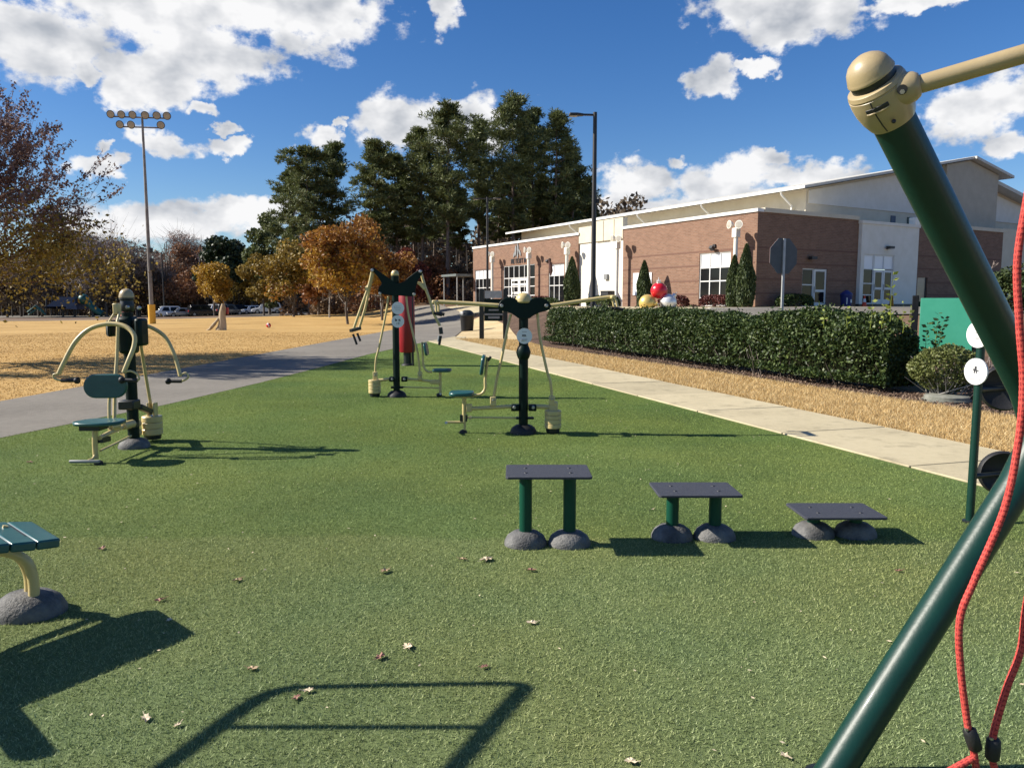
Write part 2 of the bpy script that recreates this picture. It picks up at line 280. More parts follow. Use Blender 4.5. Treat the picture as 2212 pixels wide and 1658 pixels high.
X['bushleaf'] = leafmat('round_bush_leaf', (0.075, 0.095, 0.024), (0.13, 0.155, 0.04), (0.20, 0.21, 0.075), 0.5, 0.25)
X['sprig'] = leafmat('young_leaf', (0.16, 0.22, 0.03), (0.26, 0.32, 0.05), (0.34, 0.38, 0.09), 0.45, 0.4)
X['needle'] = leafmat('pine_needle', (0.055, 0.075, 0.024), (0.105, 0.128, 0.042), (0.165, 0.185, 0.066), 0.6, 0.2)
X['conifer'] = leafmat('dark_conifer', (0.012, 0.024, 0.009), (0.024, 0.042, 0.014), (0.045, 0.066, 0.02), 0.55, 0.1)
X['cedar'] = leafmat('cedar_leaf', (0.022, 0.040, 0.012), (0.045, 0.068, 0.018), (0.075, 0.10, 0.025), 0.6, 0.1)
X['orangeleaf'] = leafmat('orange_leaf', (0.17, 0.062, 0.014), (0.28, 0.125, 0.025), (0.42, 0.23, 0.05), 0.6, 0.25)
X['yellowleaf'] = leafmat('yellow_leaf', (0.26, 0.14, 0.015), (0.38, 0.22, 0.025), (0.50, 0.33, 0.05), 0.6, 0.25)
X['oliveleaf'] = leafmat('olive_leaf', (0.13, 0.09, 0.015), (0.23, 0.16, 0.03), (0.34, 0.24, 0.05), 0.6, 0.25)
X['dulloliveleaf'] = leafmat('dull_olive_leaf', (0.12, 0.088, 0.016), (0.22, 0.165, 0.032), (0.35, 0.265, 0.06), 0.6, 0.3)
X['redleaf'] = leafmat('dark_red_leaf', (0.075, 0.016, 0.014), (0.15, 0.035, 0.025), (0.22, 0.06, 0.035), 0.6, 0.2)
X['rustleaf'] = leafmat('rust_leaf', (0.17, 0.068, 0.03), (0.26, 0.115, 0.05), (0.35, 0.18, 0.08), 0.6, 0.25)
X['brownleaf'] = leafmat('brown_leaf', (0.10, 0.065, 0.04), (0.18, 0.12, 0.07), (0.27, 0.185, 0.11), 0.7, 0.2)
X['purpletwig'] = leafmat('purple_brown_bud', (0.11, 0.062, 0.056), (0.20, 0.12, 0.105), (0.31, 0.21, 0.18), 0.7, 0.15)
X['twig'] = leafmat('grey_twig', (0.20, 0.155, 0.13), (0.30, 0.24, 0.21), (0.42, 0.35, 0.31), 0.85, 0)
X['rusttwig'] = leafmat('reddish_twig', (0.20, 0.11, 0.075), (0.28, 0.165, 0.12), (0.38, 0.24, 0.18), 0.8, 0.1)
X['barberry'] = leafmat('barberry_leaf', (0.05, 0.012, 0.012), (0.095, 0.024, 0.02), (0.14, 0.04, 0.03), 0.6, 0.15)
X['woods'] = leafmat('far_woods', (0.06, 0.045, 0.03), (0.11, 0.08, 0.048), (0.17, 0.12, 0.07), 0.8, 0.1)
X['chips'] = leafmat('mulch_chip', (0.05, 0.03, 0.022), (0.14, 0.09, 0.06), (0.30, 0.22, 0.16), 0.9, 0)
X['oakleaf'] = mat('dry_oak_leaf', (0.30, 0.20, 0.10), (0.46, 0.34, 0.20), 25, 0.7)
X['paleleaf'] = mat('pale_dry_leaf', (0.52, 0.42, 0.27), (0.62, 0.52, 0.36), 25, 0.7)
X['redbrownleaf'] = mat('red_brown_dry_leaf', (0.24, 0.11, 0.08), (0.34, 0.18, 0.12), 25, 0.7)
X['carwhite'] = mat('white_car_paint', (0.70, 0.71, 0.72), None, rough=0.3, coat=0.6)
X['carsilver'] = mat('silver_car_paint', (0.38, 0.39, 0.40), None, rough=0.3, metal=0.5, coat=0.6)
X['carblack'] = mat('black_car_paint', (0.012, 0.012, 0.014), None, rough=0.25, coat=0.6)
X['cargrey'] = mat('dark_grey_car_paint', (0.05, 0.055, 0.06), None, rough=0.28, coat=0.6)
X['taillamp'] = mat('tail_lamp', (0.35, 0.01, 0.012), None, rough=0.3)
X['headlamp'] = mat('head_lamp', (0.7, 0.7, 0.7), None, rough=0.15)
X['slideblue'] = mat('playground_blue', (0.02, 0.04, 0.085), (0.03, 0.055, 0.11), 3, 0.5)
X['slideteal'] = mat('playground_teal', (0.008, 0.085, 0.068), (0.012, 0.10, 0.08), 3, 0.5)
X['pink'] = mat('faded_coral_paint', (0.62, 0.25, 0.17), None, rough=0.6)
X['canopy'] = mat('canopy_metal', (0.10, 0.12, 0.115), (0.14, 0.16, 0.155), 3, 0.5)
X['lid'] = mat('concrete_lid', (0.13, 0.135, 0.11), (0.22, 0.22, 0.185), 8, 0.9, 0.2)
X['flag'] = mat('furled_flag_cloth', (0.06, 0.03, 0.025), (0.12, 0.05, 0.04), 8, 0.8)
X['print1'] = mat('faded_blue_print', (0.45, 0.47, 0.58), None, rough=0.6)
X['print2'] = mat('faded_red_print', (0.62, 0.36, 0.36), None, rough=0.6)
X['print3'] = mat('faded_green_print', (0.30, 0.42, 0.34), None, rough=0.6)

# ------------------------------------------------------------ object helpers
def thing(name, label, cat, loc=(0, 0, 0), group=None, rotz=0):
    o = bpy.data.objects.new(name, None); o.empty_display_size = 0.2; COL.objects.link(o)
    o.location = loc; o.rotation_euler = (0, 0, rotz); o['label'] = label; o['category'] = cat
    if group: o['group'] = group
    return o
def tag(o, label=None, cat=None, group=None, kind=None):
    for k, v in (('label', label), ('category', cat), ('group', group), ('kind', kind)):
        if v: o[k] = v
    return o
def origin(p):
    v = Vector((0, 0, 0))
    while p is not None:
        v = v + Vector(p.location); p = p.parent
    return v
def link(name, me, m, parent=None, smooth=True, bevel=0, sharp=38, kind=None, label=None):
    mats = m if isinstance(m, (list, tuple)) else [m]
    for q in mats: me.materials.append(X[q] if isinstance(q, str) else q)
    if smooth:
        me.polygons.foreach_set('use_smooth', [True] * len(me.polygons)); me.set_sharp_from_angle(angle=R(sharp))
    me.update()
    o = bpy.data.objects.new(name, me); COL.objects.link(o)
    if parent is not None: o.parent = parent
    if bevel:
        b = o.modifiers.new('bevel', 'BEVEL'); b.width = bevel; b.segments = 2; b.limit_method = 'ANGLE'; b.angle_limit = R(40)
    if kind: o['kind'] = kind
    if label: o['label'] = label
    return o
def npmesh(name, V, Fc):
    V = np.asarray(V, dtype=np.float32); Fc = np.asarray(Fc, dtype=np.int32); k = Fc.shape[1]
    me = bpy.data.meshes.new(name)
    me.vertices.add(len(V)); me.vertices.foreach_set('co', V.ravel())
    me.loops.add(Fc.size); me.loops.foreach_set('vertex_index', Fc.ravel())
    me.polygons.add(len(Fc)); me.polygons.foreach_set('loop_start', np.arange(0, Fc.size, k, dtype=np.int32))
    me.update(calc_edges=True); me.validate()
    return me
def frame(d):
    d = Vector(d).normalized(); a = Vector((0, 0, 1)) if abs(d.z) < 0.9 else Vector((1, 0, 0))
    x = a.cross(d).normalized(); return x, d.cross(x).normalized(), d
def spline(pts, k=6):
    P = [Vector(p) for p in pts]; out = []
    for i in range(len(P) - 1):
        a, b, c, d = P[max(i - 1, 0)], P[i], P[i + 1], P[min(i + 2, len(P) - 1)]
        for j in range(k):
            t = j / k
            out.append(0.5 * ((2 * b) + (c - a) * t + (2 * a - 5 * b + 4 * c - d) * t * t + (3 * b - a - 3 * c + d) * t ** 3))
    out.append(P[-1]); return out
class MB:
    def __init__(s): s.v, s.f, s.mi = [], [], []
    def add(s, vs, fs, mi=0):
        n = len(s.v); s.v += [tuple(p) for p in vs]
        for f in fs: s.f.append([i + n for i in f]); s.mi.append(mi)
        return s
    def box(s, c, size, rot=None, mi=0):
        c = Vector(c); h = Vector(size) / 2
        vs = [Vector((x * h.x, y * h.y, z * h.z)) for x in (-1, 1) for y in (-1, 1) for z in (-1, 1)]
        if rot is not None: vs = [rot @ p for p in vs]
        return s.add([c + p for p in vs], [(0, 1, 3, 2), (4, 6, 7, 5), (0, 4, 5, 1), (2, 3, 7, 6), (0, 2, 6, 4), (1, 5, 7, 3)], mi)
    def span(s, a, b, mi=0):
        a, b = Vector(a), Vector(b); return s.box((a + b) / 2, [abs(x) for x in (b - a)], None, mi)
    def bar(s, a, b, w, h, mi=0):
        a, b = Vector(a), Vector(b); x, y, z = frame(b - a)
        return s.box((a + b) / 2, (w, h, (b - a).length), Matrix((x, y, z)).transposed(), mi)
    def tube(s, pts, r, n=12, cap=True, mi=0):
        P = [Vector(p) for p in pts]; N = len(P)
        rs = r if isinstance(r, (list, tuple)) else [r] * N
        T = [(P[min(i + 1, N - 1)] - P[max(i - 1, 0)]).normalized() for i in range(N)]
        x, y, _ = frame(T[0]); vs, fs = [], []
        for i in range(N):
            x = (x - T[i] * x.dot(T[i])).normalized(); y = T[i].cross(x)
            for k in range(n):
                a = 2 * math.pi * k / n; vs.append(P[i] + (x * math.cos(a) + y * math.sin(a)) * rs[i])
        for i in range(N - 1):
            for k in range(n):
                fs.append((i * n + k, i * n + (k + 1) % n, (i + 1) * n + (k + 1) % n, (i + 1) * n + k))
        if cap: fs += [tuple(range(n))[::-1], tuple((N - 1) * n + k for k in range(n))]
        return s.add(vs, fs, mi)
    def lathe(s, prof, o, ax=(0, 0, 1), n=24, mi=0):
        o = Vector(o); x, y, z = frame(ax); vs, fs, rings = [], [], []
        for r, h in prof:
            if r < 1e-5: rings.append([len(vs)]); vs.append(o + z * h)
            else:
                rings.append(list(range(len(vs), len(vs) + n)))
                vs += [o + z * h + (x * math.cos(2 * math.pi * k / n) + y * math.sin(2 * math.pi * k / n)) * r for k in range(n)]
        for a, b in zip(rings, rings[1:]):
            for k in range(n):
                i, j = a[k % len(a)], a[(k + 1) % len(a)]; p, q = b[k % len(b)], b[(k + 1) % len(b)]
                f = [i, j, q, p]; f = [w for m, w in enumerate(f) if w not in f[:m]]
                if len(f) > 2: fs.append(tuple(f))
        if len(rings[0]) > 1: fs.append(tuple(rings[0][::-1]))
        if len(rings[-1]) > 1: fs.append(tuple(rings[-1]))
        return s.add(vs, fs, mi)
    def prism(s, poly, ext, mi=0):
        n = len(poly); e = Vector(ext); P = [Vector(p) for p in poly]
        return s.add(P + [p + e for p in P], [tuple(range(n))[::-1], tuple(range(n, 2 * n))] + [(i, (i + 1) % n, n + (i + 1) % n, n + i) for i in range(n)], mi)
    def ball(s, c, r, sx=1, sy=1, sz=1, n=20, m=12, mi=0):
        c = Vector(c); k = len(s.v)
        s.lathe([(r * math.sin(math.pi * i / m), -r * math.cos(math.pi * i / m)) for i in range(m + 1)], (0, 0, 0), (0, 0, 1), n, mi)
        s.v[k:] = [(c.x + p[0] * sx, c.y + p[1] * sy, c.z + p[2] * sz) for p in s.v[k:]]
        return s
    def build(s, name, m, parent=None, local=False, fix=True, **kw):
        o = Vector((0, 0, 0)) if (parent is None or local) else origin(parent)
        me = bpy.data.meshes.new(name); me.from_pydata([(p[0] - o.x, p[1] - o.y, p[2] - o.z) for p in s.v], [], s.f); me.update()
        if fix:
            b = bmesh.new(); b.from_mesh(me); bmesh.ops.recalc_face_normals(b, faces=b.faces); b.to_mesh(me); b.free()
        elif any(s.mi): me.polygons.foreach_set('material_index', s.mi)
        if any(s.mi): me.polygons.foreach_set('material_index', s.mi)
        return link(name, me, m, parent, **kw)
def copy_tree(o, parent=None):
    c = o.copy(); COL.objects.link(c)
    if parent is not None: c.parent = parent
    for ch in list(o.children): copy_tree(ch, c)
    return c

def smst(t): t = max(0.0, min(1.0, t)); return t * t * (3 - 2 * t)
def hz(x, y):
    q = x + 0.35 * y
    z = 1.38 * smst((q - 12) / 10.5)
    z -= 0.6 * smst((y - 82) / 40) * smst((-36 - x) / 18)
    yl = -(x - 14.486) * 0.50603 + (y - 45.8) * 0.86251
    z -= 0.22 * smst((-5.45 - yl) / 1.6) * smst((q - 16) / 5)
    z += 0.5 * smst((y - 70) / 30) * smst((x + 30) / 14) * smst((-3 - x) / 8)
    return z

def sheet(name, poly, zoff, m, cell=0, parent=None, thick=0, kind='structure'):
    b = bmesh.new(); vsx = [b.verts.new((p[0], p[1], 0)) for p in poly]; b.faces.new(vsx)
    bmesh.ops.triangulate(b, faces=b.faces[:])
    if cell:
        xs = [p[0] for p in poly]; ys = [p[1] for p in poly]
        for ax, lo, hi in ((0, min(xs), max(xs)), (1, min(ys), max(ys))):
            k = math.floor(lo / cell) + 1
            while k * cell < hi:
                c = [0, 0, 0]; c[ax] = k * cell; nrm = [0, 0, 0]; nrm[ax] = 1
                bmesh.ops.bisect_plane(b, geom=b.verts[:] + b.edges[:] + b.faces[:], plane_co=c, plane_no=nrm, dist=1e-5)
                k += 1
    bmesh.ops.remove_doubles(b, verts=b.verts[:], dist=1e-4)
    for v in b.verts: v.co.z = hz(v.co.x, v.co.y) + zoff
    bmesh.ops.recalc_face_normals(b, faces=b.faces[:])
    if sum(f.normal.z for f in b.faces) < 0: bmesh.ops.reverse_faces(b, faces=b.faces[:])
    if thick:
        g = bmesh.ops.extrude_face_region(b, geom=b.faces[:]); 
        for v in g['geom']:
            if isinstance(v, bmesh.types.BMVert): v.co.z -= thick
    me = bpy.data.meshes.new(name); b.to_mesh(me); b.free()
    o = link(name, me, m, parent, smooth=not thick)
    if kind: o['kind'] = kind
    return o

# ------------------------------------------------------------ leaf and grass meshes
def quads(P, size, rng, aspect=0.55, D=None, up=0.0):
    """one pointed leaf (rhombus) per point"""
    n = len(P); a = rng.normal(size=(n, 3)) if D is None else D + rng.normal(size=(n, 3)) * 0.35
    a[:, 2] += up; a /= np.linalg.norm(a, axis=1)[:, None] + 1e-9
    b = rng.normal(size=(n, 3)); b -= a * np.sum(a * b, axis=1)[:, None]; b /= np.linalg.norm(b, axis=1)[:, None] + 1e-9
    s = (size * rng.uniform(0.65, 1.35, n))[:, None] if np.isscalar(size) else size[:, None]
    V = np.empty((n, 4, 3)); V[:, 0] = P - a * s * 0.5; V[:, 1] = P + b * s * 0.5 * aspect; V[:, 2] = P + a * s * 0.5; V[:, 3] = P - b * s * 0.5 * aspect
    return V.reshape(-1, 3), np.arange(n * 4).reshape(-1, 4)
def inball(n, rng, shell=0.5):
    d = rng.normal(size=(n, 3)); d /= np.linalg.norm(d, axis=1)[:, None]
    return d * (rng.uniform(shell ** 3, 1, n) ** (1 / 3))[:, None]
def inpoly(P, poly):
    x, y = P[:, 0], P[:, 1]; c = np.zeros(len(P), bool); n = len(poly)
    for i in range(n):
        x0, y0 = poly[i][:2]; x1, y1 = poly[i - 1][:2]
        if y0 == y1: continue
        c ^= ((y0 > y) != (y1 > y)) & (x < (x1 - x0) * (y - y0) / (y1 - y0) + x0)
    return c
def blades(name, poly, dens_fn, h, w, m, seed, lean=0.8, z0=0.0, label=None, cat=None):
    rng = np.random.default_rng(seed)
    xs = [p[0] for p in poly]; ys = [p[1] for p in poly]
    dmax_ = max(dens_fn(y) for y in np.linspace(min(ys), max(ys), 60))
    A = (max(xs) - min(xs)) * (max(ys) - min(ys)); n = int(A * dmax_)
    P = np.c_[rng.uniform(min(xs), max(xs), n), rng.uniform(min(ys), max(ys), n)]
    dv = np.interp(P[:, 1], np.linspace(min(ys), max(ys), 60), [dens_fn(y) for y in np.linspace(min(ys), max(ys), 60)])
    P = P[rng.uniform(0, dmax_, n) < dv]; P = P[inpoly(P, poly)]; n = len(P)
    grow = 1 + np.clip((P[:, 1] - 5) / 14, 0, 2.2)
    z = np.array([hz(a, b) for a, b in P]) + z0
    an = rng.uniform(0, 2 * np.pi, n); le = rng.uniform(0, lean, n); hh = h * rng.uniform(0.6, 1.3, n)
    wd = (w * grow * rng.uniform(0.7, 1.3, n)) / 2; bx = np.cos(an); by = np.sin(an); la = rng.uniform(0, 2 * np.pi, n)
    V = np.empty((n, 3, 3))
    V[:, 0] = np.c_[P[:, 0] - bx * wd, P[:, 1] - by * wd, z]; V[:, 1] = np.c_[P[:, 0] + bx * wd, P[:, 1] + by * wd, z]
    V[:, 2] = np.c_[P[:, 0] + np.cos(la) * le * hh, P[:, 1] + np.sin(la) * le * hh, z + hh]
    me = npmesh(name, V.reshape(-1, 3), np.arange(n * 3).reshape(-1, 3))
    o = link(name, me, m, smooth=False); o['kind'] = 'stuff'
    if label: o['label'] = label
    if cat: o['category'] = cat
    return o

# ------------------------------------------------------------ the ground
gx = [-900, -500, -300, -200, -150, -120] + list(np.arange(-100, 61, 2.0)) + [80, 120, 200, 400, 900]
gy = [-300, -100, -40, -20] + list(np.arange(-10, 161, 2.0)) + [180, 240, 350, 600, 1500]
gv = [(x, y, hz(x, y) - 0.06) for y in gy for x in gx]; nx = len(gx)
gf = [(j * nx + i, j * nx + i + 1, (j + 1) * nx + i + 1, (j + 1) * nx + i) for j in range(len(gy) - 1) for i in range(nx - 1)]
tag(link('ground', npmesh('ground', gv, gf), 'litter'), kind='structure')
PATH_L = [(-7.4, -8), (-6.7, 4), (-6.07, 8.94), (-5.45, 11.97), (-5.07, 15.26), (-4.75, 19.5), (-4.47, 24.1), (-4.0, 28.5), (-3.5, 32.0)]
PATH_U = [(-10.0, -8), (-8.9, 6), (-8.35, 12.36), (-8.1, 18.9), (-7.7, 31.2), (-7.3, 42), (-7.2, 52), (-8.4, 66), (-12, 84)]
PATH_R = [(-2.75, 36.5), (-2.9, 44), (-3.3, 52), (-4.6, 66), (-8.0, 84)]
TURF = PATH_L[::-1] + [(-7.4, -8)] + [(8.45, -8), (4.06, 6.676), (-3.5, 32.0)]
TURF = [(-7.4, -8)] + PATH_L[1:] + [(4.06, 6.676), (8.44, -8)]
sheet('path', PATH_L + PATH_R + PATH_U[::-1], 0.015, 'asphalt', 2.0)
sheet('turf', TURF, 0.012, 'turfbase')
LAWN = PATH_U[1:8] + [(-10.6, 77), (-12.5, 100), (-28, 98), (-34.4, 80.7), (-42.6, 70.1), (-70, 64), (-110, 60), (-110, 6)]
sheet('lawn', LAWN, 0.005, 'lawn', 2.0)
sheet('field_path', [(-110, 61.6), (-70, 65.6), (-42.6, 71.9), (-34.4, 82.7), (-28, 100), (-12.5, 102.4), (-12.4, 106), (-29.5, 103.4), (-36.4, 84.7), (-43.4, 74.1), (-70, 68), (-110, 64)], 0.0, 'asphalt', 2.0)
sheet('car_park', [(-95, 104), (-34, 108), (-14, 118), (-14, 150), (-95, 150)], -0.01, 'asphalt', 2.0)
SWd = Vector((7.56, -25.3, 0)).normalized(); SWn = Vector((0.958, 0.286, 0)); SW0 = Vector((-3.5, 32.0, 0))
def sw(t, n, z=0): p = SW0 + SWd * t + SWn * n; return (p.x, p.y, z)
walk = sheet('sidewalk', [sw(-0.0, 0), sw(41, 0), sw(41, 1.56), sw(-2.2, 1.56)], 0.004, 'joint')
tj = [-1.6, 0.0] + [1.76 + 2 * k for k in range(20)]
rs = random.Random(4)
for a, b in zip(tj, tj[1:]):
    if a < 0: poly = [sw(0.01, 0), sw(b - 0.012, 0.0), sw(b - 0.012, 1.55), sw(-2.3, 1.55)]
    else: poly = [sw(a + 0.012, 0.0), sw(b - 0.012, 0.0), sw(b - 0.012, 1.55), sw(a + 0.012, 1.55)]
    if a < 0: continue
    mb = MB(); z = 0.03 + rs.uniform(-0.004, 0.004)
    mb.prism([(p[0], p[1], 0.006) for p in poly], (0, 0, z - 0.006)); mb.build('paving_slab', 'concrete', walk, bevel=0.006)
mb = MB(); mb.prism([(p[0], p[1], 0.006) for p in [(-3.5, 32.0), sw(0, 0.0), sw(0, 1.55), (-2.2, 36.2), (-2.75, 36.4)]], (0, 0, 0.024)); mb.build('paving_slab', 'concrete', walk, bevel=0.006)
# grass strip and mulch bed beside the walk
MUL0, MUL1 = (1.24, 27.35), (6.98, 10.51)
STRIP = [sw(41, 1.56)[:2], sw(-2.2, 1.56)[:2], (-2.7, 37), (-2.85, 44), (-3.2, 52), (-2.0, 56), (-0.2, 44), (0.4, 33), MUL0, MUL1, (10.6, 0), (12.6, -6)]
sheet('grass_strip', STRIP, 0.008, 'straw', 2.0)
sheet('mulch_bed', [MUL1, MUL0, (0.4, 33), (-0.2, 44), (-2.0, 56), (2.5, 50), (4.8, 32), (10.5, 16), (17, 14), (30, 4), (30, -6), (12.6, -6), (10.6, 0)], -0.012, 'mulch', 2.0)
tb = blades('turf_grass', [(-6.9, 2.2), (-6.1, 9), (-5.45, 12), (-5.07, 15.3), (-4.5, 24), (-3.6, 31.5), (0.3, 19), (4.0, 6.65), (5.3, 2.2)],
       lambda y: 13500 if y < 4.2 else 13500 * (4.2 / y) ** 1.7, 0.0125, 0.0048, 'turfblade', 3, 1.7, 0.010, 'short green artificial grass over the exercise area', 'artificial grass')
blades('strip_grass', [sw(29, 1.57)[:2], sw(-2.0, 1.57)[:2], (0.4, 33), MUL0, MUL1, (8.6, 6.0)], lambda y: 2600 if y < 12 else 2600 * (12 / y) ** 1.4, 0.075, 0.010, 'lawnblade', 5, 1.3, 0.0, 'dormant straw-coloured grass between sidewalk and mulch', 'grass')
blades('dry_grass', [(-8.35, 12.4), (-8.1, 19), (-7.7, 31), (-7.3, 42), (-25, 42), (-25, 12)], lambda y: 260 * (14 / max(y, 14)) ** 1.2, 0.022, 0.016, 'fieldblade', 6, 1.6, 0.0, 'dormant golden grass of the field beyond the asphalt path', 'grass')
# mulch chips
rng = np.random.default_rng(8); n = 9000
t = rng.uniform(0, 1, n) ** 0.7; k = rng.uniform(-0.1, 1.3, n)
P = np.c_[MUL0[0] + (MUL1[0] + 0.9 - MUL0[0]) * t + k * 0.952, MUL0[1] + (MUL1[1] - 2.6 - MUL0[1]) * t + k * 0.307, np.zeros(n)]
P[:, 2] = [hz(a, b) + 0.01 for a, b in P[:, :2]]
V, Fq = quads(P, 0.055, rng, 0.35); o = link('mulch_chips', npmesh('mulch_chips', V, Fq), 'chips', smooth=False)
tag(o, 'brown bark chips strewn under the clipped hedge', 'mulch', kind='stuff')
# fallen needles and grit speckling the turf edge
rng = np.random.default_rng(18); n = 700
P = np.c_[rng.uniform(-5, 4, n), rng.uniform(2.5, 14, n), np.full(n, 0.036)]; P = P[inpoly(P, TURF)]
V, Fq = quads(P, 0.022, rng, 0.5); V[:, 2] = 0.024 + (V[:, 2] - 0.036) * 0.25
tag(link('leaf_crumbs', npmesh('leaf_crumbs', V, Fq), 'paleleaf', smooth=False), 'tiny pale leaf crumbs scattered over the artificial grass', 'leaf litter', kind='stuff')

# ------------------------------------------------------------ the community building
TH = R(30.4); K = Vector((14.486, 45.8, 0))
B = thing('community_building', 'long brick and white community building with a gabled gym roof behind the hedge', 'building', K, None, TH)
E0, TOP = 1.30, 7.12
def wall(name, m, axis, a0, a1, z0, z1, holes, d0, d1, parent=B):
    """wall along local y (axis 1) or x (axis 0) with openings, d0..d1 across"""
    us = sorted({a0, a1, *[h[0] for h in holes], *[h[1] for h in holes]}); zs = sorted({z0, z1, *[h[2] for h in holes], *[h[3] for h in holes]})
    mb = MB()
    for u0, u1 in zip(us, us[1:]):
        for w0, w1 in zip(zs, zs[1:]):
            cu, cw = (u0 + u1) / 2, (w0 + w1) / 2
            if any(h[0] < cu < h[1] and h[2] < cw < h[3] for h in holes): continue
            if axis == 1: mb.span((d0, u0, w0), (d1, u1, w1))
            else: mb.span((u0, d0, w0), (u1, d1, w1))
    return mb.build(name, m, parent, local=True, smooth=False)
def win(axis, a0, a1, z0, z1, cols, rows, blindrows=1, depth=0.10, kind='window', doors=()):
    """window: frame bars, a glass pane or white panel in every light; local wall plane at 0, outward is negative"""
    def P(u, d, z): return (d, u, z) if axis == 1 else (u, d, z)
    f = MB(); t = 0.07; zz = [z0] + list(rows) + [z1]; uu = [a0 + (a1 - a0) * i / cols for i in range(cols + 1)]
    for i, u in enumerate(uu):
        lo = u - t / 2 if 0 < i < cols else (u if i == 0 else u - t); f.span(P(lo, depth - 0.05, z0), P(lo + t, depth + 0.03, z1))
    for i, z in enumerate(zz):
        lo = z - t / 2 if 0 < i < len(zz) - 1 else (z if i == 0 else z - t)
        for u0, u1 in zip(uu, uu[1:]):
            f.span(P(u0 + t * 0.6, depth - 0.045, lo), P(u1 - t * 0.6, depth + 0.028, lo + t))
    fo = f.build('window_frame' if kind == 'window' else 'door_frame', 'frame', None, local=True, smooth=False); fo.name = kind
    fo.parent = B
    for r in range(len(zz) - 1):
        for c in range(cols):
            bl = r >= len(zz) - 1 - blindrows
            p = MB().span(P(uu[c] + 0.03, depth, zz[r] + 0.03), P(uu[c + 1] - 0.03, depth + 0.02, zz[r + 1] - 0.03))
            p.build('panel' if bl else 'pane', 'blind' if bl else 'glass', fo, local=True, smooth=False)
    return fo
# facade facing the lawn (local x = 0, running along local y)
wall('brick_wall', 'brick', 1, 0, 12.57, E0, TOP - 0.15, [(2.05, 4.72, 1.42, 4.78)], 0, 0.4)
wall('brick_wall', 'brick', 1, 18.2, 36.3, E0, TOP - 0.15, [(20.2, 22.5, 1.6, 4.85), (24.7, 30.2, 1.45, 5.02), (32.7, 35.9, 1.6, 4.9)], 0, 0.4)
wall('stucco_wall', 'stucco', 1, 12.57, 18.2, E0, 6.3, [], 0.12, 0.4)
MB().span((-0.03, 12.6, 6.3), (0.4, 15.9, 7.84)).build('stucco_parapet', 'creamwall', B, True, smooth=False)
MB().span((0.02, 15.9, 6.3), (0.4, 18.2, 7.55)).build('stucco_parapet', 'creamwall', B, True, smooth=False)
for y in (13.6, 14.9):
    MB().span((-0.06, y, 6.32), (-0.03, y + 0.07, 7.8)).build('trim_strip', 'tanwall', B, True, smooth=False)
for a, b in ((-0.0, 12.6), (18.15, 36.3)):
    MB().span((-0.09, a - 0.06, TOP - 0.15), (0.47, b, TOP + 0.04)).build('coping', 'coping', B, True, smooth=False)
for z in (4.9, 4.02, 3.05, 2.2):
    for a, b in ((0.12, 2.0), (4.8, 12.5)) if z < 4.78 else ((0.12, 12.5),):
        MB().span((-0.012, a, z - 0.05), (0.05, b, z + 0.05)).build('brick_band', 'band', B, True, smooth=False)
    for a, b in ((18.3, 20.15), (22.55, 24.6), (30.3, 32.6), (35.95, 36.2)) if z < 4.85 else ((18.3, 24.6), (30.3, 36.2)):
        MB().span((-0.012, a, z - 0.05), (0.05, b, z + 0.05)).build('brick_band', 'band', B, True, smooth=False)
win(1, 2.05, 4.72, 1.42, 4.78, 3, [1.95, 3.0, 3.85])
win(1, 20.2, 22.5, 1.6, 4.85, 3, [3.08, 3.9]); win(1, 32.7, 35.9, 1.6, 4.9, 4, [3.1, 4.0])
win(1, 24.7, 30.2, 1.45, 5.02, 6, [2.3, 3.1, 3.88], 0)
for y0 in (26.0, 27.45):
    d = MB()
    for q in ((y0, y0 + 0.16), (y0 + 1.2, y0 + 1.36)): d.span((0.02, q[0], 1.47), (0.055, q[1], 3.8))
    for z in (1.47, 2.45, 3.2, 3.62): d.span((0.024, y0 + 0.16, z), (0.052, y0 + 1.2, z + 0.18))
    do = d.build('door', 'coping', B, True, smooth=False)
    MB().span((-0.03, y0 + 0.95, 2.3), (0.01, y0 + 1.0, 2.75)).build('door_handle', 'dark', do, True)
for y, z in ((3.4, 5.14), (22.3, 5.2)):
    m_ = MB().span((-0.1, y - 0.1, z - 0.05), (0, y + 0.1, z + 0.15)); m_.box((-0.25, y, z - 0.1), (0.28, 0.26, 0.2), Matrix.Rotation(0.6, 3, 'Y')); m_.build('wall_light', 'dark', B, True)
# emblem of grey leaf shapes and a row of dark letters over the entrance
for (y, z, h, w, a) in ((27.9, 6.3, 1.1, 0.3, 0.1), (27.5, 6.5, 1.0, 0.28, -0.12), (28.15, 6.0, 0.7, 0.24, 0.5), (27.15, 6.1, 0.7, 0.26, -0.5), (27.55, 5.9, 0.6, 0.2, 0)):
    c, s_ = math.cos(a), math.sin(a)
    pl = [(-0.03, y + (px * c - pz * s_), z + (px * s_ + pz * c)) for px, pz in ((0, -h / 2), (w / 2, -h * 0.1), (w * 0.3, h * 0.3), (0, h / 2), (-w * 0.4, h * 0.25), (-w / 2, -h * 0.15))]
    MB().prism(pl, (-0.04, 0, 0)).build('emblem_leaf', 'grey', B, True, smooth=False)
glyph = {0: [(0, 0, .1, .42), (.1, .32, .3, .42), (.3, 0, .4, .42), (.16, .1, .24, .32)], 1: [(0, 0, .1, .42), (.1, 0, .3, .08), (.1, .17, .26, .25), (.1, .34, .3, .42)],
         2: [(.14, 0, .24, .34), (0, .34, .38, .42)], 3: [(0, 0, .1, .42), (.1, .34, .3, .42), (.1, .17, .3, .25), (.3, .25, .38, .42), (.24, 0, .34, .17)]}
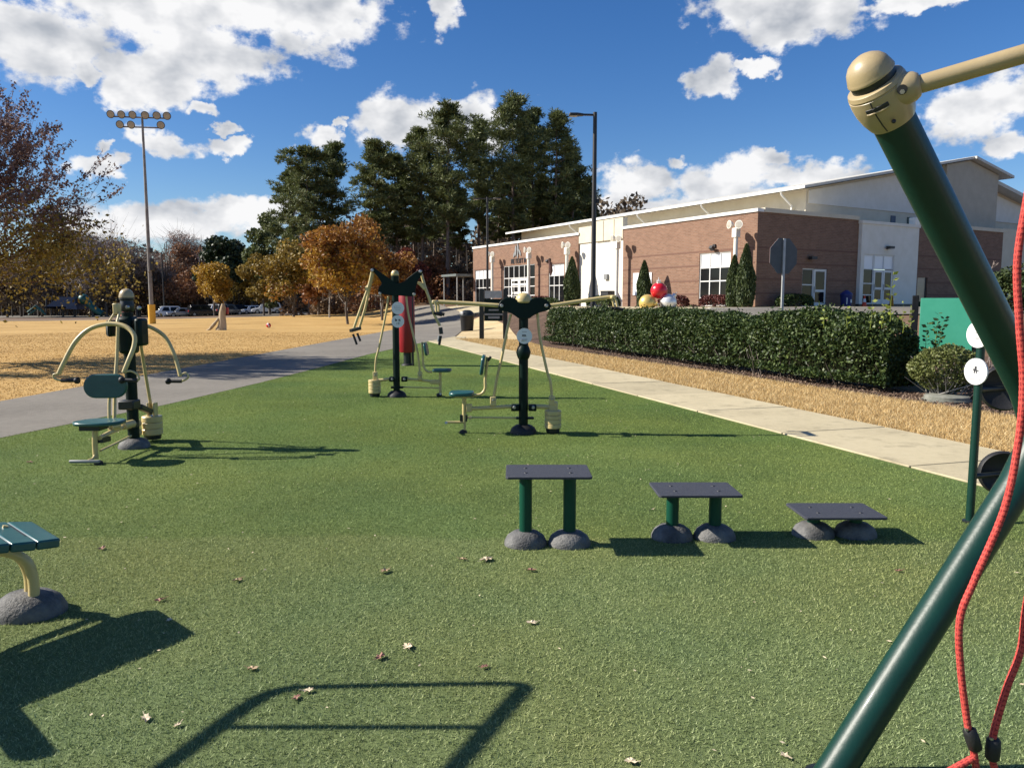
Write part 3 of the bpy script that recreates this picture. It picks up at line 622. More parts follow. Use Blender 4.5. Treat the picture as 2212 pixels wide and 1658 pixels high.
for i, g in enumerate((0, 1, 2, 1, 3, 2, 0)):
    mb = MB(); y = 28.75 - i * 0.36 - (0.12 if i > 5 else 0)
    for a, b, c, d in glyph[g]: mb.span((-0.05, y - c * 0.75, 5.18 + b), (-0.005, y - a * 0.75, 5.18 + d))
    mb.build('wall_letter', 'dark', B, True, smooth=False)
MB().span((-0.05, 14.4, 3.4), (0.115, 14.8, 3.8)).build('wall_vent', 'grey', B, True)
# facade in shade (local y = 0, running along local x)
wall('brick_wall', 'brick', 0, 0.4, 9.4, E0, TOP - 0.15, [(4.1, 6.45, 1.36, 3.76)], 0, 0.4)
wall('stucco_wall', 'stucco', 0, 9.4, 15.6, E0 + 0.25, 6.75, [(9.75, 12.95, 1.56, 4.8)], -0.25, 0.4)
MB().span((9.45, -0.2, E0), (15.55, 0.35, E0 + 0.25)).build('plinth', 'dark', B, True, smooth=False)
MB().span((9.34, -0.32, 6.75), (15.66, 0.45, 6.95)).build('coping', 'stucco', B, True, smooth=False)
wall('brick_wall', 'brick', 0, 15.6, 26.8, E0, TOP - 0.15, [(16.1, 17.3, 1.36, 3.4)], 0.0, 0.4)
wall('stucco_wall', 'creamwall', 0, 26.8, 40.0, E0, 7.3, [], 0.05, 0.4)
MB().span((-0.06 + 0.56, -0.09, TOP - 0.15), (9.34, 0.47, TOP + 0.1)).build('coping', 'creamwall', B, True, smooth=False)
MB().span((15.67, -0.09, TOP - 0.15), (26.8, 0.47, TOP + 0.1)).build('coping', 'creamwall', B, True, smooth=False)
for z in (4.9, 4.02, 3.05, 2.2):
    for a, b in ((0.1, 4.0), (6.55, 9.35), (17.4, 26.7)) if z < 3.7 else ((0.1, 9.35), (15.7, 26.7)):
        MB().span((a, -0.012, z - 0.05), (b, 0.05, z + 0.05)).build('brick_band', 'band', B, True, smooth=False)
win(0, 4.1, 5.2, 1.36, 3.76, 1, [1.9, 2.75], 0)
def door(axis, x0, x1, z0, z1, plane):
    d = MB(); t = 0.15
    d.span((x0, plane, z0), (x0 + t, plane + 0.06, z1)); d.span((x1 - t, plane, z0), (x1, plane + 0.06, z1))
    for z, h in ((z0, 0.3), (z0 + 0.95, 0.15), (z1 - 0.15, 0.15)): d.span((x0 + t, plane + 0.004, z), (x1 - t, plane + 0.056, z + h))
    do = d.build('door', 'frame', B, True, smooth=False)
    MB().span((x0 + t - 0.02, plane + 0.02, z0 + 0.28), (x1 - t + 0.02, plane + 0.04, z0 + 0.97)).build('pane', 'glass', do, True, smooth=False)
    MB().span((x0 + t - 0.02, plane + 0.02, z0 + 1.08), (x1 - t + 0.02, plane + 0.04, z1 - 0.13)).build('pane', 'glass', do, True, smooth=False)
    MB().span((x0 + 0.06, plane - 0.06, z0 + 0.9), (x0 + 0.1, plane, z0 + 1.3)).build('door_handle', 'galv', do, True, smooth=False)
door(0, 5.25, 6.43, 1.36, 3.74, 0.05)
fo = win(0, 9.75, 10.85, 1.56, 4.8, 1, [2.15, 2.9, 3.85], 1, -0.15)
win(0, 10.87, 12.95, 3.85, 4.8, 2, [], 1, -0.15); door(0, 10.9, 11.9, 1.56, 3.8, -0.2); door(0, 11.93, 12.93, 1.56, 3.8, -0.2)
MB().span((16.1, 0.1, 1.36), (17.3, 0.16, 3.4)).build('steel_door', 'cargrey', B, True, smooth=False)
for x, z, pl in ((4.7, 4.35, 0.0), (12.1, 5.24, -0.25)):
    m_ = MB().span((x - 0.1, pl - 0.12, z - 0.05), (x + 0.1, pl, z + 0.15)); m_.box((x, pl - 0.25, z + 0.05), (0.5, 0.3, 0.16)); m_.build('wall_light', 'dark', B, True)
MB().box((18.9, -0.1, 4.75), (0.22, 0.2, 0.22)).build('wall_light', 'lampwhite', B, True)
MB().box((15.3, -0.05, 7.15), (0.5, 0.5, 0.6)).build('roof_vent', 'lampwhite', B, True, bevel=0.04)
# flat roofs of the low wings
MB().span((0.4, 0.4, 6.7), (9.0, 18, 6.85)).build('flat_roof', 'roofmetal', B, True, smooth=False)
MB().span((0.4, 18.0, 6.7), (9.0, 36, 6.84)).build('flat_roof', 'roofmetal', B, True, smooth=False)
MB().span((9.0, 0.4, 6.7), (40, 3.0, 6.86)).build('flat_roof', 'roofmetal', B, True, smooth=False)
# the gym behind: gable towards local -y, eave along local y
gx0, gy0, gy1 = 7.76, 3.0, 40.0
def gab(x): return 9.35 + (x - gx0) * (3.4 / 18.07) if x < 25.83 else 12.75 - (x - 25.83) * (3.4 / 18.07)
MB().prism([(gx0 + 0.1, gy0, 6.5), (30.0, gy0, 6.5), (30.0, gy0, gab(30.0) - 0.1), (25.83, gy0, gab(25.83) - 0.1), (gx0 + 0.1, gy0, gab(gx0) - 0.1)], (0, gy1 - gy0, 0)).build('gym_wall', 'creamwall', B, True, smooth=False)
MB().prism([(30.0, gy0 + 0.5, 6.5), (44, gy0 + 0.5, 6.5), (44, gy0 + 0.5, gab(44) - 0.5), (30.0, gy0 + 0.5, gab(30.0) - 0.8)], (0, 12, 0)).build('gym_wall', 'creamwall', B, True, smooth=False)
MB().prism([(gx0 + 0.3, gy0 - 0.06, 8.3), (22.6, gy0 - 0.06, 8.3), (22.6, gy0 - 0.06, gab(22.6) - 0.3), (gx0 + 0.3, gy0 - 0.06, gab(gx0) - 0.2)], (0, 0.05, 0)).build('wall_panel', 'stucco', B, True, smooth=False)
MB().prism([(22.8, gy0 - 0.7, 7.3), (30.0, gy0 - 0.7, 7.3), (30.0, gy0 - 0.7, gab(30) - 0.12), (25.83, gy0 - 0.7, gab(25.83) - 0.12), (22.8, gy0 - 0.7, gab(22.8) - 0.12)], (0, 0.69, 0)).build('gable_block', 'tanwall', B, True, smooth=False)
MB().prism([(30.3, gy0 + 0.42, 8.4), (43.5, gy0 + 0.42, 8.4), (43.5, gy0 + 0.42, gab(43.5) - 0.8), (30.3, gy0 + 0.42, gab(30.3) - 1.1)], (0, 0.07, 0)).build('wall_panel', 'stucco', B, True, smooth=False)
def slab_roof(name, xa, za, xb, zb, ya, yb, t, m):
    MB().prism([(xa, ya, za), (xb, ya, zb), (xb, ya, zb + t), (xa, ya, za + t)], (0, yb - ya, 0)).build(name, m, B, True, smooth=False)
slab_roof('gym_roof', gx0 - 1.2, gab(gx0 - 1.2) - 0.05, 25.83, gab(25.83) - 0.05, gy0 - 1.0, gy1 + 1, 0.18, 'roofmetal')
slab_roof('gym_roof', 25.84, gab(25.84) - 0.05, 31.4, gab(31.4) - 0.05, gy0 - 1.2, gy1 + 1, 0.2, 'roofmetal')
slab_roof('gym_roof', 29.8, gab(29.8) - 0.75, 45, gab(45) - 0.75, gy0 - 0.6, gy0 + 14, 0.28, 'roofmetal')
MB().span((gx0 - 1.32, gy0 - 1.0, gab(gx0 - 1.2) - 0.06), (gx0 - 1.21, gy1 + 1, gab(gx0 - 1.2) + 0.12)).build('gutter', 'coping', B, True, smooth=False)
for y in (4.0, 11.5, 19, 29):
    MB().tube([(gx0 - 1.2, y, 9.05), (gx0 - 1.1, y, 8.85), (gx0 - 0.1, y, 8.2), (gx0 - 0.1, y, 6.9)], 0.07, 8).build('downspout', 'coping', B, True)
for y in (6, 14.5, 31): MB().span((gx0 - 0.6, y, 6.8), (gx0 + 0.09, y + 4.2, 7.75)).build('clerestory', 'creamwall', B, True, smooth=False)
for x, m_ in ((17.2, 'slideblue'), (19.2, 'glass')): MB().span((x, gy0 - 0.05, 7.35), (x + 0.55, gy0 + 0.05, 8.0)).build('small_window', m_, B, True, smooth=False)
def L(x, y, z=0):     # local building point to world
    c, s_ = math.cos(TH), math.sin(TH); return Vector((K.x + x * c - y * s_, K.y + x * s_ + y * c, z))
# plaza, kerb and road in front of the shaded side
PLZ = 1.38
def lpoly(pts): return [tuple(L(x, y)[:2]) for x, y in pts]
sheet('plaza', lpoly([(-1.5, 8), (-1.5, -5.2), (42, -5.2), (42, 0.3), (0.2, 0.3), (0.2, 8)]), 0.02, 'concrete', 1.5)
k_ = MB(); a, b = L(-9, -5.32, 1.2), L(42, -5.32, 1.2); x_ = (b - a).normalized()
k_.box((a + b) / 2 + Vector((0, 0, 0.06)), ((b - a).length, 0.24, 0.26), Matrix.Rotation(TH, 3, 'Z')); tag(k_.build('kerb', 'kerb', None, bevel=0.02), kind='structure')
sheet('road', lpoly([(-14, -5.5), (42, -5.5), (42, -13), (-14, -13)]), 0.0, 'asphalt', 1.5)
sheet('forecourt', lpoly([(-1.6, 37), (-1.6, -5.3), (-9.5, -5.3), (-8.5, 14), (-7.0, 37)]), -0.01, 'concrete', 1.5)

# ---- things standing along the building
def light_column(y, top, label, off=-0.75, x=None):
    p = L(off, y) if x is None else L(*x); zb = hz(p.x, p.y)
    t = thing('floodlight_column', label, 'floodlight column', (p.x, p.y, zb), 'white floodlight columns along the brick facade')
    MB().tube([(p.x, p.y, zb), (p.x, p.y, top - 0.6)], 0.13, 12).build('column', 'lampwhite', t)
    MB().box((p.x, p.y, top - 0.42), (0.36, 0.36, 0.55), Matrix.Rotation(TH, 3, 'Z')).build('housing', 'lampwhite', t, bevel=0.02)
    for sgn in (-1, 1):
        c = p + Vector((math.cos(TH) * -0.12 - math.sin(TH) * sgn * 0.36, math.sin(TH) * -0.12 + math.cos(TH) * sgn * 0.36, top + (0.05 if sgn > 0 else 0.0) - zb * 0)); c.z = top + (0.08 if sgn > 0 else 0.02)
        d = Vector((-math.cos(TH) - 0.35 * sgn * math.sin(TH), -math.sin(TH) + 0.2 * sgn, 0.05)).normalized()
        l = MB().lathe([(0.08, -0.2), (0.16, -0.12), (0.24, 0.08), (0.25, 0.1), (0.22, 0.1)], c, d, 16).build('lamp_head', 'lampwhite', t)
        MB().lathe([(0.0, 0.07), (0.215, 0.07), (0.215, 0.105), (0.1, 0.12), (0, 0.125)], c, d, 16).build('lens', 'floodglass', l)
light_column(31.0, 6.1, 'white floodlight column left of the glass entrance doors')
light_column(24.5, 6.1, 'white floodlight column right of the glass entrance doors')
light_column(18.7, 6.15, 'white floodlight column where the entrance wing meets the white wall')
light_column(12.3, 6.2, 'white floodlight column where the white wall meets the right brick block')
light_column(0.95, 6.2, 'tall white floodlight column beside the corner of the brick building')
p = L(-0.06, 10.3); t = thing('banner', 'white printed banner hanging on the brick wall behind the ornaments', 'banner', (p.x, p.y, 3.0)); t.rotation_euler = (0, 0, TH)
MB().span((0, -1.0, -0.82), (0.04, 1.0, 0.75)).build('banner_sheet', 'blind', t, True)
for (y0, z0, y1, z1, m_) in ((0.25, .42, .38, .68, 'ink'), (-.2, .42, -.05, .66, 'ink'), (-.6, .45, -.3, .6, 'ink'), (.4, -.1, .55, .2, 'ink'), (-.2, -.25, .4, -.1, 'print2'), (.7, -.6, .85, .1, 'print1'), (-.7, -.4, -.4, .3, 'print1'), (-.5, -.8, .45, -.5, 'print3'), (-.2, 0, .1, .25, 'print3')):
    MB().span((-0.012, y0, z0), (-0.002, y1, z1)).build('print', m_, t, True, smooth=False)
# stacked giant ornaments on the plaza lawn
gO = 'giant holiday ornaments in front of the building'
for (u, v, m_, nm, lab) in ((1423, 628, 'redorn', 'red', 'giant red ornament ball resting on the gold and silver ones'), (1398, 654, 'gold', 'gold', 'giant gold ornament ball under the left of the red one'), (1443, 653, 'silver', 'silver', 'giant silver ornament ball under the right of the red one')):
    c = W(u, v, 42 if m_ != 'redorn' else 42.15); t = thing('holiday_ornament', lab, 'ornament', (c.x, c.y, c.z - 0.45), gO)
    MB().ball(c, 0.46, n=28, m=18).build('ball', m_, t)
    ax = {'redorn': Vector((-0.1, -0.25, 1)), 'gold': Vector((0.8, -0.6, -0.1)), 'silver': Vector((0.7, 0.2, 0.8))}[m_].normalized()
    MB().lathe([(0.12, 0.42), (0.12, 0.58), (0.05, 0.6), (0, 0.6)], c, ax, 16).build('cap', 'silver' if m_ == 'redorn' else m_, t)
    x_, y_, z_ = frame(ax); MB().tube([c + ax * 0.6 + x_ * 0.07 * math.cos(a) + ax * (0.07 + 0.07 * math.sin(a)) for a in np.linspace(0, 2 * math.pi, 13)], 0.014, 6).build('hook', 'galv', t)
# bin, cone, caution board, utility box
p = L(7.4, -0.75, PLZ); t = thing('recycling_bin', 'dark blue recycling bin with domed lid between the doors', 'bin', p)
MB().lathe([(0.30, 0), (0.31, 0.02), (0.36, 0.72), (0.37, 0.75)], p, n=24).build('bin_body', 'blue', t)
MB().lathe([(0.39, 0.74), (0.39, 0.8), (0.30, 0.90), (0.14, 1.0), (0.12, 1.04), (0, 1.05)], p, n=24).build('lid', 'blue', t)
for a, w in ((-2.35, 0.06), (-1.45, 0.16)):
    d = Vector((math.cos(a + TH), math.sin(a + TH), 0)); MB().box(p + d * 0.345 + Vector((0, 0, 0.36)), (0.012, w, 0.42 if w < 0.1 else 0.2), Matrix.Rotation(a + TH, 3, 'Z')).build('bin_mark', 'disc', t)
p = L(8.75, -1.1, PLZ); t = thing('traffic_cone', 'orange traffic cone with white collar beside the blue bin', 'cone', p)
MB().box(p + Vector((0, 0, 0.025)), (0.38, 0.38, 0.05)).build('cone_base', 'orange', t, bevel=0.01)
MB().lathe([(0.15, 0.05), (0.105, 0.3)], p, n=16).build('cone_skirt', 'orange', t); MB().lathe([(0.105, 0.3), (0.07, 0.52)], p, n=16).build('collar', 'disc', t); MB().lathe([(0.07, 0.52), (0.035, 0.72), (0, 0.73)], p, n=16).build('cone_tip', 'orange', t)
p = L(11.6, -1.1, PLZ); t = thing('caution_sign', 'amber folding caution sign standing before the double doors', 'sign', p)
for s_ in (-1, 1): MB().bar(p + Vector((0, 0.16 * s_, 0)), p + Vector((0, 0.0 + 0.02 * s_, 0.72)), 0.28, 0.02).build('sign_leaf', 'amber', t)
p = L(-0.4, 13.8, hz(*L(-0.4, 13.8)[:2])); t = thing('utility_cabinet', 'dark utility cabinet at the foot of the white wall', 'cabinet', p)
MB().box(p + Vector((0, 0, 0.55)), (0.7, 0.9, 1.1), Matrix.Rotation(TH, 3, 'Z')).build('cabinet_body', 'dark', t, bevel=0.03); MB().box(p + Vector((0, 0, 1.12)), (0.78, 0.98, 0.05), Matrix.Rotation(TH, 3, 'Z')).build('cabinet_top', 'black', t)
# entrance canopy at the far end
p = L(-0.5, 38.2); zb = hz(p.x, p.y); t = thing('entrance_canopy', 'flat dark canopy on thin posts at the left end of the building', 'canopy', (p.x, p.y, zb))
MB().box((p.x, p.y, zb + 3.0), (2.6, 3.4, 0.22), Matrix.Rotation(TH, 3, 'Z')).build('canopy_roof', 'canopy', t)
for a, b in ((-1.1, -1.5), (-1.1, 1.5), (1.1, -1.5), (1.1, 1.5)):
    q = p + Vector((a * math.cos(TH) - b * math.sin(TH), a * math.sin(TH) + b * math.cos(TH), 0)); MB().tube([(q.x, q.y, zb - 0.1), (q.x, q.y, zb + 2.9)], 0.06, 8).build('canopy_post', 'galv', t)
p = L(-1.6, 20.0); zb = hz(p.x, p.y); t = thing('flag_pole', 'thin pole with a dark furled flag in front of the brick wall', 'flag pole', (p.x, p.y, zb))
MB().tube([(p.x, p.y, zb), (p.x, p.y, 5.2)], 0.03, 8).build('pole', 'bronze', t)
MB().tube([(p.x, p.y + .0, 5.1), (p.x + 0.1, p.y, 4.7), (p.x + 0.16, p.y, 4.2), (p.x + 0.14, p.y, 3.8)], [0.04, 0.14, 0.16, 0.05], 8).build('flag', 'flag', t)

# ------------------------------------------------------------ fitness machines
def sign_disc(c, r, parent, marks, d=(0, -1, 0)):
    """round sign with printed pictogram strokes"""
    c = Vector(c); d = Vector(d).normalized(); x, y, z = frame(d)
    if y.z < 0: x, y = -x, -y
    o = MB().lathe([(r, -0.012), (r, 0.0), (0, 0.0)], c, d, 32).build('sign_disc', 'disc', parent)
    def rect(x0, y0, x1, y1, m_='ink'):
        P = [c + x * a + y * b + d * 0.0015 for a, b in ((x0, y0), (x1, y0), (x1, y1), (x0, y1))]
        MB().prism(P, d * 0.001).build('print', m_, o, smooth=False)
    for q in marks: rect(*[k * r for k in q[:4]], *q[4:])
    return o
def head_plate(pts_uv, Y, thick, parent):
    P = [W(u, v, Y) for u, v in pts_uv]; P = spline(P + [P[0]], 3)[:-1]
    return MB().prism([p - Vector((0, thick / 2, 0)) for p in P], (0, thick, 0)).build('head_bracket', 'green', parent, bevel=0.008)
def bolt(c, r, parent, d=(0, -1, 0), h=0.035):
    c = Vector(c); MB().lathe([(r, 0), (r, h * 0.6), (r * 0.7, h), (0, h)], c, d, 14).build('bolt_cap', 'steel', parent)
def tubep(name, pts, r, m, parent, k=6, n=12, **kw): return MB().tube(spline(pts, k), r, n).build(name, m, parent, **kw)
def weights(c, r, h, n, parent):
    c = Vector(c)
    for i in range(n):
        z = h * i / n; g = h / n
        MB().lathe([(r * 0.95, z + 0.001), (r, z + g * 0.12), (r, z + g * 0.86), (r * 0.94, z + g * 0.985)], c, n=28).build('weight_ring', 'cream', parent, sharp=14)
    MB().lathe([(r * 0.8, -0.05), (r * 0.85, -0.005), (0, -0.004)], c, n=24).build('weight_foot', 'black', parent)
def base_dome(c, r, parent, h=0.1, name='base_dome', m='dome', sx=1, sy=1):
    c = Vector(c); mb = MB(); k = len(mb.v)
    mb.lathe([(r, 0.0), (r * 0.985, h * 0.25), (r * 0.86, h * 0.62), (r * 0.6, h * 0.9), (r * 0.3, h), (0, h)], (0, 0, 0), n=30)
    mb.v = [(c.x + p[0] * sx, c.y + p[1] * sy, c.z + p[2]) for p in mb.v]
    return mb.build(name, m, parent)
def grip(a, b, r, parent, knob=0.0):
    a, b = Vector(a), Vector(b); mb = MB().tube([a, b], r, 12)
    if knob: d = (b - a).normalized(); mb.lathe([(knob * 0.8, -0.012), (knob, 0), (knob, 0.02), (knob * 0.8, 0.03)], b - d * 0.02, d, 14)
    return mb.build('hand_grip', 'rubber', parent)
def pad(center, sx, sy, t, parent, name, tilt=None, m='teal'):
    """rounded seat pad: stadium outline"""
    c = Vector(center); out = []
    r = min(sx, sy) * 0.32
    for (cx_, cy_, a0) in ((sx / 2 - r, sy / 2 - r, 0), (-sx / 2 + r, sy / 2 - r, 90), (-sx / 2 + r, -sy / 2 + r, 180), (sx / 2 - r, -sy / 2 + r, 270)):
        for k in range(7): a = R(a0 + 15 * k); out.append(Vector((cx_ + r * math.cos(a), cy_ + r * math.sin(a), 0)))
    M_ = tilt if tilt is not None else Matrix.Identity(3)
    return MB().prism([c + M_ @ p for p in out], M_ @ Vector((0, 0, t))).build(name, m, parent, bevel=0.012)

# ---- middle machine (pull-down rower), everything in the plane Y = 9.3
def zB(x, y, dy=0.0): return W(932.8 + 0.2015 * x, 621.9 + 0.2015 * y, 9.3 + dy)
b0 = Vector((0.14, 9.3, 0.012)); mB = thing('exercise_machine', 'outdoor lever machine with both cream arms spread level, seat on its left, nearest the sidewalk', 'exercise machine', b0, 'green and cream outdoor exercise machines')
base_dome(b0, 0.165, mB, 0.11, m='rubber')
MB().tube([b0 + Vector((0, 0, 0.05)), (b0.x, 9.3, zB(990, 200).z)], 0.057, 24).build('post', 'green', mB)
pt = zB(985, 165)
MB().lathe([(0.062, -0.16), (0.066, -0.02), (0.066, 0.0)], (b0.x, 9.3, pt.z), n=24).build('post_collar', 'greenrig', mB)
MB().lathe([(0.085, 0.0), (0.1, 0.015), (0.1, 0.045), (0.085, 0.085), (0.05, 0.115), (0, 0.125)], (b0.x, 9.3, pt.z + 0.005), n=28).build('cap', 'cream', mB)
hb = [(705, 205), (735, 140), (800, 103), (870, 105), (935, 145), (985, 160), (1035, 145), (1090, 108), (1165, 103), (1235, 135), (1278, 195), (1240, 240), (1150, 265), (1080, 300), (1045, 325), (985, 330), (930, 325), (890, 298), (830, 265), (740, 240)]
hp = [(932.8 + .2015 * x, 621.9 + .2015 * y) for x, y in hb]
head_plate(hp, 9.24, 0.012, mB); head_plate(hp, 9.36, 0.012, mB)
for x in (748, 1225): bolt(zB(x, 190, -0.07), 0.024, mB); MB().tube([zB(x, 190, -0.06), zB(x, 190, 0.06)], 0.018, 10).build('pivot_pin', 'steel', mB)
tubep('lever_arm', [zB(760, 190), zB(640, 182), zB(300, 160, 0.03), zB(70, 148, 0.05)], 0.024, 'cream', mB)
tubep('lever_arm', [zB(1215, 192), zB(1320, 183), zB(1600, 140, 0.03), zB(1900, 98, 0.05)], 0.024, 'cream', mB)
for s_ in (1, -1):      # cranked hand bars at both ends
    e = zB(40, 150, 0.05) if s_ > 0 else zB(1930, 97, 0.05)
    yk = MB().span(e + Vector((-0.03, -0.17, -0.022)), e + Vector((0.03, 0.17, 0.022))).build('hand_crossbar', 'cream', mB, bevel=0.012)
    for dy in (-0.16, 0.16):
        q = e + Vector((0.0, dy, 0)); w = q + Vector((0.045 if s_ < 0 else 0.02, 0, -0.12))
        MB().tube([q, (q + w) / 2 + Vector((0.01, 0, 0.01)), w], 0.014, 10).build('hand_bar', 'cream', mB); grip(w + Vector((-0.03, 0, -0.01)), w + Vector((0.07, 0, -0.035)), 0.02, mB)
MB().lathe([(0.058, -0.085), (0.075, -0.055), (0.09, 0), (0.075, 0.055), (0.058, 0.085)], (b0.x, 9.3, zB(975, 690).z), n=28).build('post_collar', 'green', mB)
sign_disc(zB(990, 515, -0.066), 0.094, mB, [(-.28, 0, -.16, .2), (-.12, .02, .02, .2), (.06, 0, .18, .18), (-.3, -.06, .3, -.02), (-.4, -.45, .4, -.38, 'inkgrey'), (-.3, -.6, .3, -.53, 'inkgrey'), (-.3, .5, .3, .57, 'inkgrey')])
bolt(zB(965, 560, -0.07), 0.008, mB)
tubep('pull_rod', [zB(845, 280), zB(815, 400), zB(740, 780), zB(700, 950), zB(662, 1170)], 0.017, 'cream', mB)
tubep('pull_rod', [zB(1130, 270), zB(1155, 520), zB(1230, 880), zB(1268, 1010), zB(1284, 1170)], 0.017, 'cream', mB)
for x, y in ((655, 1205), (1284, 1195)):
    for dy in (-0.035, 0.035): MB().span(zB(x - 32, y + 62, dy - 0.008), zB(x + 32, y - 40, dy + 0.008)).build('clevis_plate', 'cream', mB, bevel=0.008)
    bolt(zB(x, y - 5, -0.045), 0.014, mB)
tubep('lower_lever', [zB(410, 1290), zB(560, 1285), zB(860, 1268)], 0.024, 'cream', mB); tubep('lower_lever', [zB(1080, 1270), zB(1200, 1272), zB(1320, 1280)], 0.028, 'cream', mB)
for x in (890, 1075):
    MB().span(zB(x - 42, 1320, -0.05), zB(x + 42, 1240, 0.05)).build('pivot_block', 'green', mB, bevel=0.01); bolt(zB(x - 8 if x < 900 else x + 8, 1278, -0.052), 0.022, mB)
MB().span(zB(900, 1408, -0.05), zB(1090, 1376, 0.05)).build('link_bracket', 'green', mB, bevel=0.008)
tubep('link_rod', [zB(380, 1388), zB(640, 1390), zB(900, 1392)], 0.012, 'cream', mB)
MB().lathe([(0.02, -0.04), (0.022, 0), (0.02, 0.04)], zB(410, 1390), (0, 1, 0), 12).build('rod_end', 'cream', mB)
c = zB(1295, 1505); weights((c.x, 9.3, 0.075), 0.103, 0.22, 4, mB)
MB().span(zB(1255, 1345, -0.04), zB(1345, 1210, 0.04)).build('weight_hanger', 'cream', mB, bevel=0.012)
tubep('seat_post', [zB(345, 1150), zB(345, 1250), zB(345, 1435)], 0.026, 'cream', mB)
MB().span(zB(365, 1330, -0.03), zB(430, 1240, 0.03)).build('pivot_block', 'cream', mB, bevel=0.01)
MB().bar(zB(300, 1390), zB(380, 1395), 0.04, 0.08).build('pivot_plate', 'black', mB)
tubep('foot_bar', [zB(150, 1440, -0.03), zB(250, 1438), zB(350, 1436)], 0.016, 'cream', mB)
for dy in (-0.16, 0.1): MB().tube([zB(152, 1442, 0), zB(152, 1442, dy)], 0.017, 10).build('foot_peg', 'steel', mB)
MB().tube([zB(352, 1440), zB(348, 1530)], 0.016, 10).build('stop_stem', 'cream', mB)
MB().lathe([(0.035, -0.02), (0.05, 0), (0.045, 0.03), (0.02, 0.045)], zB(335, 1555), n=16).build('rubber_stop', 'rubber', mB)
pad(zB(318, 1148), 0.30, 0.34, 0.045, mB, 'seat')
MB().span(zB(240, 1165, -0.1), zB(450, 1152, 0.1)).build('seat_plate', 'cream', mB)
tubep('backrest_tube', [zB(430, 1148), zB(520, 1138), zB(568, 1080), zB(570, 980), zB(590, 800), zB(595, 740)], 0.018, 'cream', mB)
pad(zB(560, 825), 0.24, 0.36, 0.04, mB, 'backrest', Matrix.Rotation(R(-82), 3, 'Y'))
MB().bar(zB(600, 780), zB(630, 735), 0.05, 0.03).build('adjust_knob', 'black', mB)

# ---- far machine with drooping arms, plane Y = 12.98
def zC(x, y, dy=0.0): return W(737.0 + 0.1806 * x, 564.3 + 0.1806 * y, 12.98 + dy)
c0 = Vector((-1.97, 12.98, 0.012)); mC = thing('exercise_machine', 'outdoor lever machine with raised black wings and drooping arms, standing before the red bag', 'exercise machine', c0, 'green and cream outdoor exercise machines')
base_dome(c0, 0.165, mC, 0.11, m='rubber')
MB().tube([c0 + Vector((0, 0, 0.05)), (c0.x, 12.98, zC(670, 300).z)], 0.057, 24).build('post', 'green', mC)
pt = zC(665, 245)
MB().lathe([(0.062, -0.02), (0.066, 0.0), (0.066, 0.10)], (c0.x, 12.98, pt.z), n=24).build('post_collar', 'green', mC)
MB().lathe([(0.06, 0.10), (0.068, 0.115), (0.064, 0.15), (0.04, 0.185), (0, 0.195)], (c0.x, 12.98, pt.z), n=24).build('cap', 'cream', mC)
wing = [(355, 105), (385, 78), (430, 105), (560, 195), (630, 245), (680, 258), (740, 245), (800, 195), (900, 120), (945, 100), (975, 130), (925, 215), (895, 300), (880, 395), (830, 420), (720, 412), (600, 410), (500, 395), (440, 370), (450, 310), (480, 260), (420, 165)]
hp = [(737 + .1806 * x, 564.3 + .1806 * y) for x, y in wing]
head_plate(hp, 12.92, 0.012, mC); head_plate(hp, 13.04, 0.012, mC)
for x, y in ((372, 108), (945, 122), (465, 385), (870, 395)): bolt(zC(x, y, -0.07), 0.028, mC); MB().tube([zC(x, y, -0.06), zC(x, y, 0.06)], 0.02, 10).build('pivot_pin', 'steel', mC)
for (a, dy) in (([(365, 130), (325, 300), (240, 540), (150, 800)], -0.06), ([(380, 140), (335, 330), (285, 560), (215, 790)], 0.12)):
    tubep('lever_arm', [zC(x, y, dy) for x, y in a], 0.023, 'cream', mC)
MB().bar(zC(300, 330, -0.08), zC(325, 300, 0.14), 0.05, 0.05).build('arm_bridge', 'cream', mC)
MB().bar(zC(110, 830, -0.1), zC(225, 800, 0.12), 0.05, 0.05).build('hand_clamp', 'black', mC)
grip(zC(140, 870, -0.06), zC(185, 995, -0.06), 0.02, mC); grip(zC(190, 860, 0.1), zC(228, 955, 0.1), 0.02, mC)
tubep('lever_arm', [zC(955, 150), zC(1005, 320), zC(1060, 470), zC(1105, 620), zC(1180, 770)], 0.024, 'cream', mC)
MB().prism([zC(870, 235, -0.05), zC(960, 250, -0.05), zC(1020, 330, -0.05), zC(985, 345, -0.05), zC(930, 285, -0.05)], (0, 0.1, 0)).build('arm_bracket', 'cream', mC, bevel=0.01)
MB().tube([zC(1130, 630), zC(1170, 600)], 0.03, 12).build('arm_joint', 'black', mC)
MB().tube([zC(1185, 790), zC(1195, 870)], 0.034, 12).build('hand_clamp', 'black', mC); grip(zC(1190, 890), zC(1170, 1000), 0.022, mC); MB().tube([zC(1170, 890, .1), zC(1160, 960, .1)], 0.022, 12).build('hand_grip', 'steel', mC)
for (y, mk) in ((560, [(-.5, -.05, .5, .03, 'inkgrey'), (-.4, .25, .4, .31, 'inkgrey'), (-.4, -.35, .4, -.29, 'inkgrey'), (-.6, .05, -.52, .3, 'inkgrey')]), (718, [(-.42, .0, -.3, .42), (-.3, .05, -.12, .3), (.1, .2, .4, .34), (.28, .0, .4, .34), (.12, -.02, .2, .1), (-.2, -.5, -.08, -.2, 'inkgrey'), (.05, -.5, .25, -.15, 'inkgrey')])):
    sign_disc(zC(675, y, -0.066), 0.106, mC, mk)
tubep('pull_rod', [zC(562, 420), zC(530, 640), zC(450, 1030), zC(415, 1170), zC(405, 1330)], 0.018, 'cream', mC)
tubep('pull_rod', [zC(775, 410), zC(800, 620), zC(860, 880), zC(910, 1080), zC(942, 1340)], 0.018, 'cream', mC)
